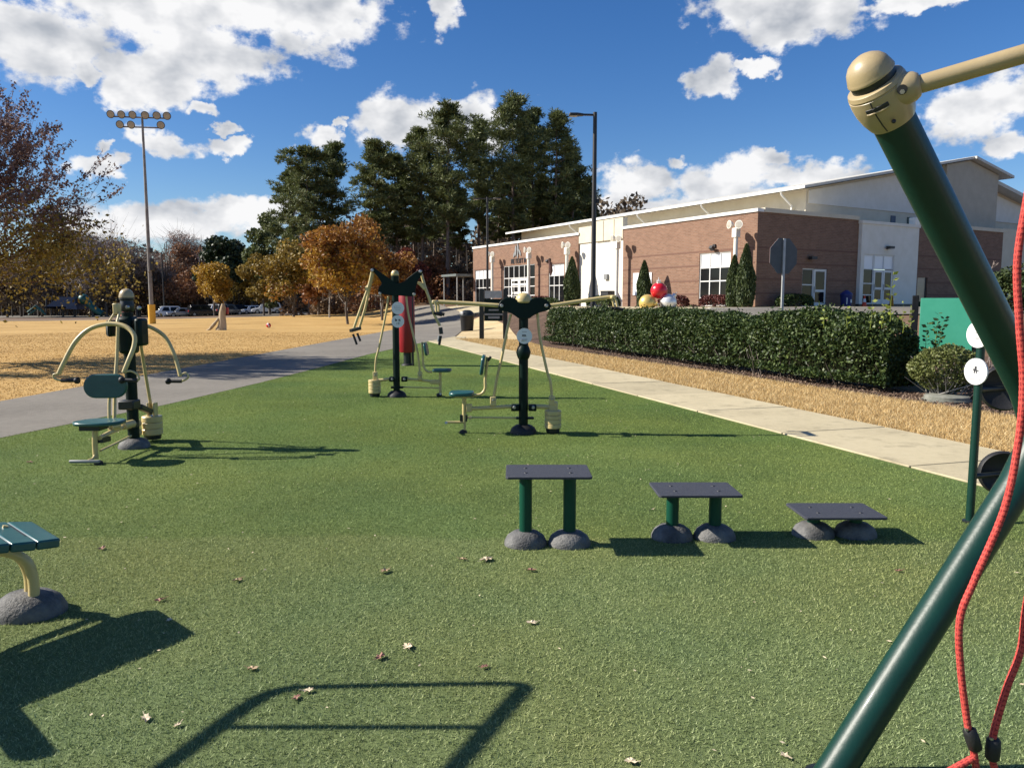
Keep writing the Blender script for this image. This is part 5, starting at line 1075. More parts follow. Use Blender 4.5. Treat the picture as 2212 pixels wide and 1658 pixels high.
# ------------------------------------------------------------ lamp posts
def lamp_post(x, y, top, r, label, heads):
    zb = hz(x, y); t = thing('lamp_post', label, 'lamp post', (x, y, zb), 'dark bronze lamp posts')
    MB().tube([(x, y, zb - 0.1), (x, y, top)], [r, r * 0.72], 14).build('pole', 'bronze', t); MB().lathe([(r * 1.9, 0), (r * 1.9, 0.25), (r * 1.2, 0.4)], (x, y, zb), n=16).build('base_cover', 'bronze', t)
    MB().box((x + r * 1.3, y, zb + (top - zb) * 0.62), (0.12, 0.12, 0.16)).build('junction_box', 'bronze', t)
    for s_, dx, dy in heads:
        d = Vector((dx, dy, 0)).normalized(); e = Vector((x, y, top - 0.1)) + d * s_ * 0.45
        MB().bar(Vector((x, y, top - 0.1)), e, 0.07, 0.07).build('arm', 'bronze', t)
        n_ = d.cross(Vector((0, 0, 1)))
        h_ = MB().prism([e + n_ * 0.06 - Vector((0, 0, .05)), e + d * s_ * 0.25 + n_ * 0.17 - Vector((0, 0, .05)), e + d * s_ * 0.55 + n_ * 0.15 - Vector((0, 0, .05)), e + d * s_ * 0.55 - n_ * 0.15 - Vector((0, 0, .05)), e + d * s_ * 0.25 - n_ * 0.17 - Vector((0, 0, .05)), e - n_ * 0.06 - Vector((0, 0, .05))], (0, 0, 0.09)).build('lamp_head', 'bronze', t, bevel=0.02)
        MB().box(e + d * s_ * 0.38 - Vector((0, 0, 0.062)), (0.26, 0.22, 0.02), Matrix.Rotation(math.atan2(d.y, d.x), 3, 'Z')).build('lens', 'floodglass', h_)
p = W(1285, 243, 30); lamp_post(p.x, 30, p.z, 0.105, 'tall single-headed lamp post in front of the white wall', [(1, -1, -0.1)])
p = W(1052, 426, 56); lamp_post(p.x, 56, p.z, 0.10, 'slender twin-headed lamp post before the entrance wing', [(1, -1, 0.1), (1, 1, -0.1)])
p = W(349, 545, 118); lamp_post(p.x, 118, p.z, 0.12, 'distant thin lamp post above the car park trees', [(1, -1, 0)])
# ball-field floodlight mast
mx_, my_ = -28.35, 60.4; t = thing('floodlight_mast', 'tall ball-field floodlight mast with yellow padded base', 'floodlight mast', (mx_, my_, 0))
mt = W(305, 247, my_).z
MB().tube([(mx_, my_, -0.1), (mx_, my_, 5.5), (mx_, my_, mt)], [0.17, 0.14, 0.08], 14).build('pole', 'mastpole', t)
MB().tube([(mx_, my_, 0.02), (mx_, my_, 1.5)], 0.27, 18).build('base_pad', 'yellow', t)
MB().box((mx_ + 0.22, my_, 4.6), (0.25, 0.3, 0.9)).build('control_box', 'dark', t, bevel=0.02); MB().box((mx_ + 0.2, my_, 5.7), (0.18, 0.22, 0.4)).build('control_box', 'dark', t, bevel=0.02)
for row, (vv, us) in enumerate(((252, (242, 265, 289, 316, 341, 363)), (274, (262, 286, 350)))):
    z = W(305, vv, my_).z; MB().bar((W(us[0], vv, my_).x, my_, z), (W(us[-1], vv, my_).x, my_, z - (0.15 if row == 0 else 0.1)), 0.09, 0.09).build('crossarm', 'mastpole', t)
    for i, u in enumerate(us):
        c = Vector((W(u, vv, my_).x, my_ - 0.2, z - 0.15 * i / 6 + 0.12)); d = Vector((0.25 if u > 300 else 0.1, -1, -0.28)).normalized()
        h_ = MB().lathe([(0.09, -0.34), (0.16, -0.25), (0.29, 0.0), (0.30, 0.02), (0.26, 0.02)], c, d, 18).build('flood_lamp', 'dark', t); MB().lathe([(0, 0.01), (0.25, 0.01), (0.25, 0.03), (0, 0.05)], c, d, 18).build('lens', 'floodglass', h_)
# stump, ball
p = G(478, 713); t = thing('tree_stump', 'tall pale weathered stump flaring at the root in the golden field', 'stump', p)
mb = MB(); S = [Vector((p.x + 0.14 - 0.16 * (1 - k / 8) ** 2 + 0.03 * math.sin(k), p.y, -0.05 + 1.62 * k / 8)) for k in range(9)]
mb.tube(S, [0.34, 0.27, 0.235, 0.215, 0.20, 0.19, 0.18, 0.155, 0.09], 14); mb.build('trunk', 'stump', t)
tubep('root', [p + Vector((-0.1, -0.1, 0.7)), p + Vector((-0.33, -0.14, 0.4)), p + Vector((-0.62, -0.16, 0.08)), p + Vector((-0.85, -0.16, -0.05))], [0.08] * 6 + [0.10] * 6 + [0.07] * 7, 'stump', t, n=10)
MB().box(p + Vector((0.36, 0.15, 1.15)), (0.1, 0.2, 0.4)).build('red_marker', 'red', t, bevel=0.02)
p = G(580, 708); t = thing('play_ball', 'red and white ball lying in the golden field', 'ball', p); MB().ball(p + Vector((0, 0, 0.16)), 0.16, n=20, m=14).build('ball_skin', 'redorn', t)
MB().lathe([(0.158, -0.035), (0.166, 0), (0.158, 0.035)], p + Vector((0, 0, 0.16)), (0.9, 0.3, 0.3), 20).build('white_stripe', 'disc', t)
p = G(262, 680); p = Vector((-46, 79, 0)); t = thing('marker_post', 'faded coral marker post by the playground', 'post', (W(262, 660, 79).x, 79, 0)); q = W(262, 640, 79); MB().tube([(q.x, 79, 0), (q.x, 79, 1.75)], 0.16, 10).build('post_body', 'pink', t)

# ------------------------------------------------------------ playground
Y_ = 92; t = thing('play_structure', 'dark blue and teal playground structure with a tube slide under the trees', 'playground', (W(150, 660, Y_).x, Y_, 0))
def PP(u, v, dy=0): return W(u, v, Y_ + dy)
MB().prism([PP(95, 665, -1), PP(128, 641, -1), PP(160, 641, -1), PP(166, 668, -1)], (0, 2.5, 0)).build('panel_wall', 'slideblue', t)
tubep('tube_slide', [PP(178, 640), PP(186, 645), PP(192, 655), PP(205, 668), PP(222, 678)], 0.38, 'slideteal', t, n=12)
MB().ball(PP(181, 646), 0.62, n=16, m=10).build('slide_hood', 'slideteal', t)
for u in (100, 112, 128, 146, 166, 170): MB().tube([PP(u, 680), PP(u, 626 if u > 140 else 640)], 0.09, 8).build('deck_post', 'dark', t)
MB().span(PP(95, 666, -1), PP(168, 662, 1.5)).build('deck', 'dark', t)
for i, (u0, u1, v) in enumerate(((60, 95, 668), (62, 100, 674))): MB().tube([PP(u0, v + 6), PP((u0 + u1) / 2, v - 8), PP(u1, v + 6)], 0.12, 8).build('climber_hoop', 'slideteal', t)

# ------------------------------------------------------------ parked cars
def make_car(kind, paint, label):
    Lh, Hh, Wd = {'suv': (2.3, 1.72, 0.93), 'sedan': (2.3, 1.42, 0.9), 'van': (2.5, 1.85, 0.97)}[kind]
    t = thing('parked_car', label, 'car', (0, 0, 0), 'cars in the car park beyond the field')
    sh = 0.92 if kind != 'sedan' else 0.82
    low = [(-Lh, .35), (-Lh, .75), (-Lh + .1, sh), (Lh - 1.1, sh + .04), (Lh - .25, sh - .12), (Lh, .62), (Lh, .35)]
    mb = MB(); mb.prism([(x, -Wd, z) for x, z in low], (0, 2 * Wd, 0)); body = mb.build('body', paint, t, local=True, bevel=0.06)
    rear = -Lh + (.15 if kind != 'sedan' else .75); cab = [(rear, sh + .001), (rear + .28, Hh - .06), (rear + .5, Hh), (.35, Hh), (.75, Hh - .08), (1.25, sh + .03)]
    mb = MB(); n = len(cab)
    P = [Vector((x, -Wd * (0.96 - .2 * (z - sh) / (Hh - sh)), z)) for x, z in cab]; Q = [Vector((p_.x, -p_.y, p_.z)) for p_ in P]
    mb.add(P + Q, [tuple(range(n))[::-1], tuple(range(n, 2 * n))] + [(i, (i + 1) % n, n + (i + 1) % n, n + i) for i in range(n)]); mb.build('cabin', paint, t, local=True, bevel=0.04)
    for s_ in (-1, 1):
        for x0, x1 in ((rear + .3, -.55), (-.45, .35)):
            yy = lambda z: s_ * (Wd * (0.96 - .2 * (z - sh) / (Hh - sh)) + 0.004)
            z0, z1 = sh + .08, Hh - .14
            MB().prism([(x0 + .02, yy(z0), z0), (x1 + (.35 if x1 > 0 else 0), yy(z0), z0), (x1, yy(z1), z1), (x0 + .14, yy(z1), z1)], (0, s_ * .008, 0)).build('side_window', 'glass', t, local=True, smooth=False)
        for x in (-Lh + .85, Lh - .85):
            w_ = MB().lathe([(.2, -.11), (.32, -.11), (.34, -.08), (.34, .08), (.32, .11), (.2, .11)], (x, s_ * (Wd - .1), .34), (0, 1, 0), 18).build('wheel', 'rubber', t, local=True)
            MB().lathe([(0, -.12), (.2, -.115), (.2, .115), (0, .12)], (x, s_ * (Wd - .1), .34), (0, 1, 0), 14).build('rim', 'galv', w_, local=True)
        MB().span((Lh - .12, s_ * Wd * .55, .62), (Lh + .012, s_ * Wd * .92, .76)).build('headlight', 'headlamp', t, local=True); MB().span((-Lh - .012, s_ * Wd * .7, .72), (-Lh + .1, s_ * Wd * .97, .95)).build('taillight', 'taillamp', t, local=True)
    MB().prism([(1.22, -Wd * .8, sh + .06), (1.22, Wd * .8, sh + .06), (.78, Wd * .7, Hh - .12), (.78, -Wd * .7, Hh - .12)], (.02, 0, .01)).build('windscreen', 'glass', t, local=True, smooth=False)
    a_ = (rear - .012 + .02, sh + .1), (rear + .25, Hh - .12)
    MB().prism([(a_[0][0], -Wd * .75, a_[0][1]), (a_[0][0], Wd * .75, a_[0][1]), (a_[1][0], Wd * .68, a_[1][1]), (a_[1][0], -Wd * .68, a_[1][1])], (-.02, 0, 0)).build('rear_window', 'glass', t, local=True, smooth=False)
    return t
for u, Y_, kind, paint, yaw, lab in ((361, 116, 'suv', 'carwhite', 215, 'white suv parked nearest the floodlight mast'), (395, 116.5, 'sedan', 'carsilver', 220, 'silver car parked between the white and black suvs'), (440, 117, 'suv', 'carblack', 40, 'black suv parked under the small yellow tree'),
    (467, 121, 'van', 'carwhite', 228, 'white van parked behind the stump'), (495, 120, 'suv', 'cargrey', 50, 'dark grey car right of the stump'), (519, 123, 'suv', 'carblack', 300, 'black car in the middle of the car park row'), (542, 123, 'sedan', 'carwhite', 240, 'small white car between dark cars'),
    (579, 119, 'suv', 'carwhite', 200, 'large white suv at the right end of the car park'), (608, 122, 'sedan', 'carblack', 195, 'black car behind the large white suv')):
    c = make_car(kind, paint, lab); x = (u - CX) / F * Y_; c.location = (x, Y_, hz(x, Y_) + 0.0); c.rotation_euler = (0, 0, R(yaw))

# ------------------------------------------------------------ trees and shrubs
def tubes_np(segs, n=5):
    """many tapered sticks in one mesh: (a, b, ra, rb)"""
    A = np.array([s[0] for s in segs]); Bq = np.array([s[1] for s in segs]); ra = np.array([s[2] for s in segs]); rb = np.array([s[3] for s in segs])
    d = Bq - A; d /= np.linalg.norm(d, axis=1)[:, None] + 1e-9
    h = np.where(np.abs(d[:, 2:3]) < 0.9, np.array([[0, 0, 1.0]]), np.array([[1.0, 0, 0]]))
    x = np.cross(h, d); x /= np.linalg.norm(x, axis=1)[:, None]; y = np.cross(d, x)
    an = np.arange(n) * 2 * np.pi / n; N = len(segs)
    ring = x[:, None, :] * np.cos(an)[None, :, None] + y[:, None, :] * np.sin(an)[None, :, None]
    V = np.concatenate([A[:, None] + ring * ra[:, None, None], Bq[:, None] + ring * rb[:, None, None]], 1).reshape(-1, 3)
    base = (np.arange(N) * 2 * n)[:, None]; k = np.arange(n); kk = (k + 1) % n
    Fq = np.stack([base + k, base + kk, base + n + kk, base + n + k], -1).reshape(-1, 4)
    return V, Fq
def tree_root(name, label, cat, x, y, group=None):
    return thing(name, label, cat, (x, y, hz(x, y) - 0.06), group)
def addnp(name, V, Fq, m, parent, smooth=False):
    return link(name, npmesh(name, np.asarray(V) - np.array(origin(parent)), Fq), m, parent, smooth=smooth, sharp=60, kind='stuff' if name in ('stems', 'foliage', 'shoot_leaf', 'shoot_stem', 'twigs', 'crown') else None)
def grow(base, d, L_, r, depth, rng, spread, segs, tips, up=0.15, ratio=(0.62, 0.82), kids=(2, 3), bend=0.12):
    d = d / np.linalg.norm(d); p = base
    for i in range(2):
        d2 = d + rng.normal(size=3) * bend + np.array([0, 0, up * 0.3]); d2 /= np.linalg.norm(d2); q = p + d2 * L_ / 2; r2 = r * 0.84
        segs.append((p, q, r, r2)); p, d, r = q, d2, r2
    if depth == 0: tips.append((p, d)); return
    for k in range(rng.integers(kids[0], kids[1] + 1)):
        nd = d + rng.normal(size=3) * spread + np.array([0, 0, up]); grow(p, nd, L_ * rng.uniform(*ratio), r * (0.78 if k == 0 else 0.6), depth - 1, rng, spread, segs, tips, up, ratio, kids, bend)
def deciduous(name, label, x, y, h, cr, base, tr, leaf, n, ls, seed, bark='bark', clumps=26, cat='tree', group=None, squash=1.0, shell=0.25, mixleaf=None, ragged=0.36, twigs=False, asp=0.7):
    rng = np.random.default_rng(seed); t = tree_root(name, label, cat, x, y, group); z0 = t.location.z; segs = []
    o = np.array([x, y, z0]); cz = (h + base) / 2; ch = (h - base) / 2
    C = inball(clumps, rng, 0.0) * np.array([cr * 0.86, cr * 0.86, ch * 0.86]); C *= rng.uniform(0.72, 1.22, (clumps, 1)); C[:, :2] *= (1.06 - 0.42 * np.clip(C[:, 2:3] / ch, -0.4, 1)); C = C + o + np.array([0, 0, cz])
    lean = rng.normal(size=2) * 0.03 * h
    top = o + np.array([lean[0], lean[1], h * 0.86]); N = 6; prev = o
    for i in range(1, N + 1):
        q = o + (top - o) * i / N + np.r_[rng.normal(size=2) * 0.02 * h * (i > 1), 0]; segs.append((prev, q, tr * (1 - 0.13 * (i - 1)), tr * (1 - 0.13 * i))); prev = q
    for c in C:
        f = np.clip((c[2] - z0 - cr * 0.5) / h, base / h * 0.85, 0.8); b = o + (top - o) * f / 0.86; m_ = (b + c) / 2 + np.array([0, 0, -0.06 * h]) * 0.5 + rng.normal(size=3) * 0.04 * h
        r = tr * 0.42 * (1 - 0.6 * f); segs += [(b, m_, r, r * 0.65), (m_, c, r * 0.65, r * 0.25)]
        for _ in range(3):
            e = c + rng.normal(size=3) * cr * 0.22; segs.append((m_ + (c - m_) * 0.6, e, r * 0.3, r * 0.1))
    if twigs:
        for c in C:
            for _ in range(26):
                e = c + rng.normal(size=3) * cr * 0.34 + np.array([0, 0, 0.1 * h]) * 0.3; segs.append((c + (e - c) * rng.uniform(0, .35), e, 0.02, 0.006))
    V, Fq = tubes_np(segs, 6); addnp('trunk', V, Fq, bark, t, True)
    R_ = cr * rng.uniform(0.75, 1.25, clumps) * ragged; w = R_ ** 2 / np.sum(R_ ** 2)
    ids = rng.choice(clumps, n, p=w); P = C[ids] + inball(n, rng, shell) * R_[ids][:, None] * np.array([1, 1, 0.8 * squash])
    P = P[P[:, 2] > z0 + base * 0.75]
    if mixleaf:
        lvl = (P[:, 2] - z0) / h + rng.normal(size=len(P)) * 0.16; sel = lvl < mixleaf[1]
        V, Fq = quads(P[~sel], ls, rng, 0.7); addnp('crown', V, Fq, leaf, t)
        if sel.sum(): V, Fq = quads(P[sel], ls, rng, 0.7); addnp('crown', V, Fq, mixleaf[0], t)['label'] = mixleaf[2]
    else:
        V, Fq = quads(P, ls, rng, asp, up=0.5 if asp < 0.3 else 0.0); addnp('crown', V, Fq, leaf, t)
    return t
def bare(name, label, x, y, h, tr, seed, depth=5, first=0.30, leaf=None, n=0, ls=0.1, cat='tree', spread=0.42, group=None, bark='twig', up=0.18, kids=(2, 3), minr=0.012, leafspread=0.5, lean=(0, 0)):
    rng = np.random.default_rng(seed); t = tree_root(name, label, cat, x, y, group); o = np.array([x, y, t.location.z]); segs, tips = [], []
    grow(o, np.array([lean[0], lean[1], 1.0]), h * first, tr, depth, rng, spread, segs, tips, up, (0.66, 0.84), kids)
    segs = [(a, b, max(ra, minr), max(rb, minr * 0.8)) for a, b, ra, rb in segs]
    V, Fq = tubes_np([s for s in segs if s[2] > tr * 0.16], 6); addnp('trunk', V, Fq, 'bark', t, True)
    V, Fq = tubes_np([s for s in segs if s[2] <= tr * 0.16], 3); addnp('twigs', V, Fq, bark, t)
    if leaf and n:
        T = np.array([q for q, _ in tips]); P = T[rng.integers(0, len(T), n)] + rng.normal(size=(n, 3)) * leafspread
        V, Fq = quads(P, ls, rng, 0.7); addnp('crown', V, Fq, leaf, t)
    return t
def pine(label, x, y, h, seed, crown=0.55, wide=0.16, dens=1.0, group='tall pines behind the building', leaf='needle', name='pine_tree', tr=0.30, cs=0.62):
    rng = np.random.default_rng(seed); t = tree_root(name, label, 'tree', x, y, group); o = np.array([x, y, t.location.z]); segs = []
    lean = rng.normal(size=2) * 0.012 * h; prev = o; N = 8
    def ax(f): return o + np.array([lean[0] * f * f, lean[1] * f * f, h * f])
    for i in range(1, N + 1): q = ax(i / N * 0.985); segs.append((prev, q, tr * (1 - 0.105 * (i - 1)), tr * (1 - 0.105 * i))); prev = q
    C, Rr = [], []; nb = int(74 * dens)
    for i in range(nb):
        g = i / nb; f = 1 - crown + crown * (g ** 0.9) * 0.985
        prof = math.sin(math.pi * (0.16 + 0.80 * g)) ** 0.8
        L_ = h * wide * prof * rng.uniform(0.55, 1.2); a = rng.uniform(0, 2 * math.pi); rise = rng.uniform(-0.05, 0.30) + 0.5 * g
        b = ax(f); e = b + np.array([math.cos(a) * L_, math.sin(a) * L_, L_ * rise]); m_ = (b + e) / 2 + np.array([0, 0, -0.04 * L_])
        segs += [(b, m_, tr * 0.22 * (1.1 - g), tr * 0.14 * (1.1 - g)), (m_, e, tr * 0.14 * (1.1 - g), 0.015)]
        for k in range(rng.integers(4, 7)):
            u = rng.uniform(0.35, 1.05); c = b + (e - b) * u + rng.normal(size=3) * L_ * 0.17 * np.array([1, 1, 0.45]) ; C.append(c); Rr.append(rng.uniform(0.6, 1.1) * h * 0.036 * cs / 0.62)
    for _ in range(4): C.append(ax(0.985) + rng.normal(size=3) * 0.35); Rr.append(h * 0.03)
    if crown < 0.75:
        for _ in range(7):
            f = rng.uniform(0.25, 1 - crown); a = rng.uniform(0, 6.28); b = ax(f); segs.append((b, b + np.array([math.cos(a), math.sin(a), 0.1]) * rng.uniform(0.6, 2.2), 0.05, 0.015))
    V, Fq = tubes_np(segs, 6); addnp('trunk', V, Fq, 'pinebark', t, True)
    C = np.array(C); Rr = np.array(Rr); per = 46; ids = np.repeat(np.arange(len(C)), per); n = len(ids)
    D = inball(n, rng, 0.0); D[:, 2] *= 0.55; P = C[ids] + D * Rr[ids][:, None]
    D[:, 2] += 0.25
    V, Fq = quads(P, 0.50 * cs / 0.62, rng, 0.22, D=D * 1.4); addnp('crown', V, Fq, leaf, t)
    return t
def at(u, Y): return (u - CX) / F * Y
def hgt(v, Y, x): return CZ + (HOR - v) / F * Y - hz(x, Y)
for (u, v, Y_, crown, wide, dens, seed, lab) in (
    (672, 330, 97, 0.70, 0.19, 1.25, 11, 'broad pine at the left end of the tall pine group'),
    (640, 372, 101, 0.72, 0.16, 1.0, 12, 'lower pine leaning out at the far left of the pine group'),
    (722, 325, 102, 0.66, 0.15, 1.0, 13, 'pine with a rounded top just right of the broad left pine'),
    (815, 318, 95, 0.62, 0.15, 1.1, 14, 'pine above the big orange tree'),
    (862, 345, 100, 0.6, 0.13, 0.9, 15, 'shorter pine right of the one above the big orange tree'),
    (915, 290, 97, 0.64, 0.13, 1.0, 16, 'pine leaning against the puffy cloud edge'),
    (968, 245, 94, 0.60, 0.15, 1.3, 17, 'tall dense pine with crown cutting the puffy white cloud'),
    (1035, 275, 101, 0.56, 0.11, 0.8, 18, 'thin sparse pine in the gap between the two tallest pines'),
    (1108, 224, 97, 0.62, 0.135, 1.3, 19, 'tallest pine of the group, left of the tall lamp post'),
    (1150, 250, 103, 0.58, 0.12, 1.0, 20, 'tall pine directly right of the tallest one'),
    (1198, 256, 98, 0.56, 0.11, 0.85, 21, 'open-crowned pine near the top of the lamp post'),
    (1236, 330, 104, 0.62, 0.13, 1.0, 22, 'pine behind the lamp post pole'),
    (1262, 395, 107, 0.6, 0.12, 0.9, 23, 'lowest pine at the right end of the group, behind the lamp post')):
    x = at(u, Y_); pine(lab, x, Y_, hgt(v, Y_, x), seed, crown, wide, dens)
# slim trunks and shorter pines filling the shade of the group
rng = np.random.default_rng(77)
for i in range(12):
    u = 865 + i * 34 + rng.uniform(-10, 10); Y_ = rng.uniform(104, 122); x = at(u, Y_); top = rng.uniform(360, 430)
    pine('slim shaded pine standing deep inside the pine group', x, Y_, hgt(top, Y_, x), 200 + i, 0.5, 0.10, 0.55, 'slim shaded pines inside the group', tr=0.24)
dec = deciduous
def dt(kind, label, u, v, Y_, wpx, base_v, leaf, n, ls, seed, **k):
    x = at(u, Y_); h = hgt(v, Y_, x); base = max(0.4, h - (base_v - v) / F * Y_); cr = wpx / 2 / F * Y_
    return deciduous(kind, label, x, Y_, h, cr, base, k.pop('tr', 0.022 * h), leaf, n, ls, seed, **k)
dt('autumn_tree', 'large orange tree with yellow lower leaves standing in the field left of the winged machine', 752, 456, 59, 186, 648, 'orangeleaf', 12000, 0.25, 31, bark='bark', clumps=70, ragged=0.27, shell=0.0, mixleaf=('yellowleaf', 0.52, 'yellow lower leaves'), tr=0.11)
dt('autumn_tree', 'rounded orange-brown tree just right of the large orange tree', 826, 515, 71, 125, 650, 'orangeleaf', 6500, 0.28, 32, bark='bark', clumps=30, tr=0.13)
dt('autumn_tree', 'small bright yellow tree over the parked cars', 466, 566, 104, 100, 648, 'yellowleaf', 6500, 0.34, 33, clumps=30, tr=0.14)
dt('autumn_tree', 'olive yellow tree left of the large orange tree', 636, 520, 86, 130, 648, 'oliveleaf', 8000, 0.32, 34, clumps=34, tr=0.15, mixleaf=('orangeleaf', 0.3, 'orange lower leaves'))
dt('autumn_tree', 'olive green tree between the yellow tree and the olive yellow one', 572, 545, 98, 90, 648, 'oliveleaf', 6000, 0.34, 35, clumps=26, tr=0.14)
dt('autumn_tree', 'dark red maple between the orange trees and the pine trunks', 890, 525, 88, 90, 668, 'redleaf', 5500, 0.32, 36, clumps=26, tr=0.13)
dt('autumn_tree', 'rust brown tree in front of the tall trunks', 945, 545, 95, 80, 668, 'rustleaf', 4200, 0.34, 37, clumps=24, tr=0.12)
dt('autumn_tree', 'dull brown tree beside the entrance canopy', 985, 560, 99, 70, 668, 'brownleaf', 4200, 0.34, 38, clumps=22, tr=0.12)
dt('autumn_tree', 'reddish half-bare tree left of the dark evergreen', 420, 508, 138, 110, 645, 'rustleaf', 3200, 0.36, 39, clumps=28, tr=0.18, twigs=True)
dt('autumn_tree', 'low red tree over the white suv and silver car', 392, 598, 130, 105, 648, 'rustleaf', 4500, 0.36, 40, clumps=24, tr=0.12)
dt('autumn_tree', 'low olive tree right of the low red one', 520, 598, 132, 80, 648, 'oliveleaf', 3800, 0.36, 41, clumps=20, tr=0.12)
dt('evergreen_tree', 'dark rounded evergreen behind the small yellow tree', 490, 487, 126, 105, 650, 'conifer', 9000, 0.5, 42, clumps=34, tr=0.25)
dt('evergreen_tree', 'dark green conifer between the rounded evergreen and the broad pine', 585, 470, 112, 95, 660, 'needle', 9000, 0.46, 43, clumps=34, tr=0.22)
dt('evergreen_tree', 'dark evergreen tops rising above the bare trees on the left', 178, 510, 145, 95, 650, 'conifer', 6500, 0.55, 44, clumps=30, tr=0.25)
dt('evergreen_tree', 'low dark evergreen between the bare tree and the mast', 128, 500, 150, 50, 650, 'conifer', 3600, 0.55, 49, clumps=18, tr=0.2)
dt('autumn_tree', 'brown half-bare tree behind the playground', 235, 512, 126, 150, 660, 'brownleaf', 3400, 0.30, 45, clumps=34, tr=0.2, twigs=True)
dt('autumn_tree', 'olive brown shrub tree right of the playground slide', 285, 588, 128, 90, 672, 'rustleaf', 3800, 0.32, 46, clumps=22, tr=0.12, twigs=True)
dt('autumn_tree', 'tangled brown tree behind the marker post', 140, 558, 128, 110, 672, 'brownleaf', 3800, 0.34, 48, clumps=26, tr=0.15, twigs=True)
for (u, v, Y_, seed, lab) in ((262, 495, 127, 51, 'tall leafless grey tree left of the floodlight mast'), (205, 520, 126, 52, 'leafless grey tree behind the arched handlebars'), (300, 555, 127, 53, 'low leafless tree next to the mast base'), (375, 560, 140, 54, 'hazy leafless tree right of the mast'), (340, 590, 135, 55, 'small leafless tree below the distant lamp post'), (432, 505, 132, 56, 'leafless twiggy tree top above the small yellow tree')):
    x = at(u, Y_); bare('bare_tree', lab, x, Y_, hgt(v, Y_, x), 0.22, seed, 7, 0.25, spread=0.48, minr=0.026, kids=(2, 3) if seed < 53 else (2, 2))
for (u, v, Y_, w_, n_, seed, lf, lab) in ((232, 500, 128, 180, 13000, 61, 'twig', 'broad grey-brown winter tree filling the view left of the mast'), (165, 524, 129, 125, 8500, 62, 'twig', 'grey-brown winter tree behind the playground, left of the broad one'), (305, 556, 129, 95, 5000, 63, 'brownleaf', 'low brown winter tree touching the mast'),
    (405, 510, 142, 135, 10000, 64, 'rusttwig', 'reddish winter tree rising behind the low red tree'), (352, 574, 133, 105, 7000, 65, 'twig', 'hazy winter tree between the mast and the low red tree'), (95, 540, 128, 115, 7500, 66, 'twig', 'brownish winter tree at the far left behind the near tree'), (20, 560, 122, 130, 6000, 67, 'brownleaf', 'dull brown tree at the left edge behind the near tree'), (545, 560, 130, 100, 5000, 68, 'oliveleaf', 'olive tree in the gap before the dark conifers'), (690, 560, 92, 90, 4500, 69, 'rustleaf', 'rusty tree half hidden behind the large orange tree')):
    dt('winter_tree' if 'winter' in lab else 'autumn_tree', lab, u, v, Y_, w_, 655, lf, n_, 0.85 if 'twig' in lf else 0.42, seed, clumps=40, tr=0.2, asp=0.10 if 'twig' in lf else 0.7, twigs='twig' in lf, shell=0.0, ragged=0.42)
# young lawn trees' staked trunks
for (u, v0, v1, lab) in ((713, 600, 674, 'thin pale young tree in the lawn behind the large orange tree'), (824, 610, 682, 'thin pale young tree under the rounded orange tree')):
    Y_ = 80; x = at(u, Y_); deciduous('young_tree', lab, x, Y_, 5.0, 1.5, 2.2, 0.09, 'orangeleaf', 1200, 0.25, int(u), bark='palebark', clumps=12, group='young trees on the lawn')
# near tree at the left edge: long upswept twigs above, yellow-olive leaves below
def near_tree():
    rng = np.random.default_rng(91); x, y = -16.0, 20.5; t = tree_root('street_tree', 'near tree at the left edge with purple-brown twigs above and yellow-olive leaves below', 'tree', x, y)
    o = np.array([x, y, t.location.z]); segs, tips = [], []
    fork = o + np.array([0.05, 0, 1.5]); segs.append((o, fork, 0.19, 0.15))
    top = o + np.array([-0.4, 0, 4.3]); segs.append((fork, top, 0.15, 0.06))
    for i in range(84):
        f = rng.uniform(0.0, 1); b = fork + (top - fork) * f; a = rng.uniform(0, 2 * math.pi); el_ = rng.uniform(0.15, 0.75) + 0.55 * f
        d = np.array([math.cos(a) * math.cos(el_), math.sin(a) * math.cos(el_), math.sin(el_)])
        grow(b, d, rng.uniform(1.4, 2.15) * (1 - 0.35 * f), 0.045, 5, rng, 0.24, segs, tips, 0.12, (0.6, 0.82), (2, 2), 0.10)
    thin = [(a, b, max(ra, 0.005), max(rb, 0.004)) for a, b, ra, rb in segs if ra <= 0.03]; thick = [s_ for s_ in segs if s_[2] > 0.03]
    V, Fq = tubes_np(thick, 7); addnp('trunk', V, Fq, 'bark', t, True)
    V, Fq = tubes_np(thin, 4); addnp('twigs', V, Fq, 'purpletwig', t)
    A = np.array([s_[0] for s_ in thin]); Bq = np.array([s_[1] for s_ in thin]); k = rng.integers(0, len(A), 58000); P = A[k] + (Bq[k] - A[k]) * rng.uniform(0, 1.05, (len(k), 1)) + rng.normal(size=(len(k), 3)) * 0.05
    low = P[:, 2] + rng.normal(size=len(P)) * 0.45 < 3.45
    hi = P[~low]; hi = hi[rng.uniform(size=len(hi)) < 0.85]; V, Fq = quads(hi, 0.085, rng, 0.6); addnp('crown', V, Fq, 'purpletwig', t)
    lo = P[low]; lo = np.concatenate([lo, lo + rng.normal(size=lo.shape) * 0.22, lo + rng.normal(size=lo.shape) * 0.3 + np.array([0, 0, -0.35]), lo + rng.normal(size=lo.shape) * 0.35 + np.array([0, 0, -0.7])]); lo = lo[lo[:, 2] > 0.9]
    V, Fq = quads(lo, 0.11, rng, 0.65); addnp('crown', V, Fq, 'dulloliveleaf', t)['label'] = 'yellow-olive lower leaves'
near_tree()
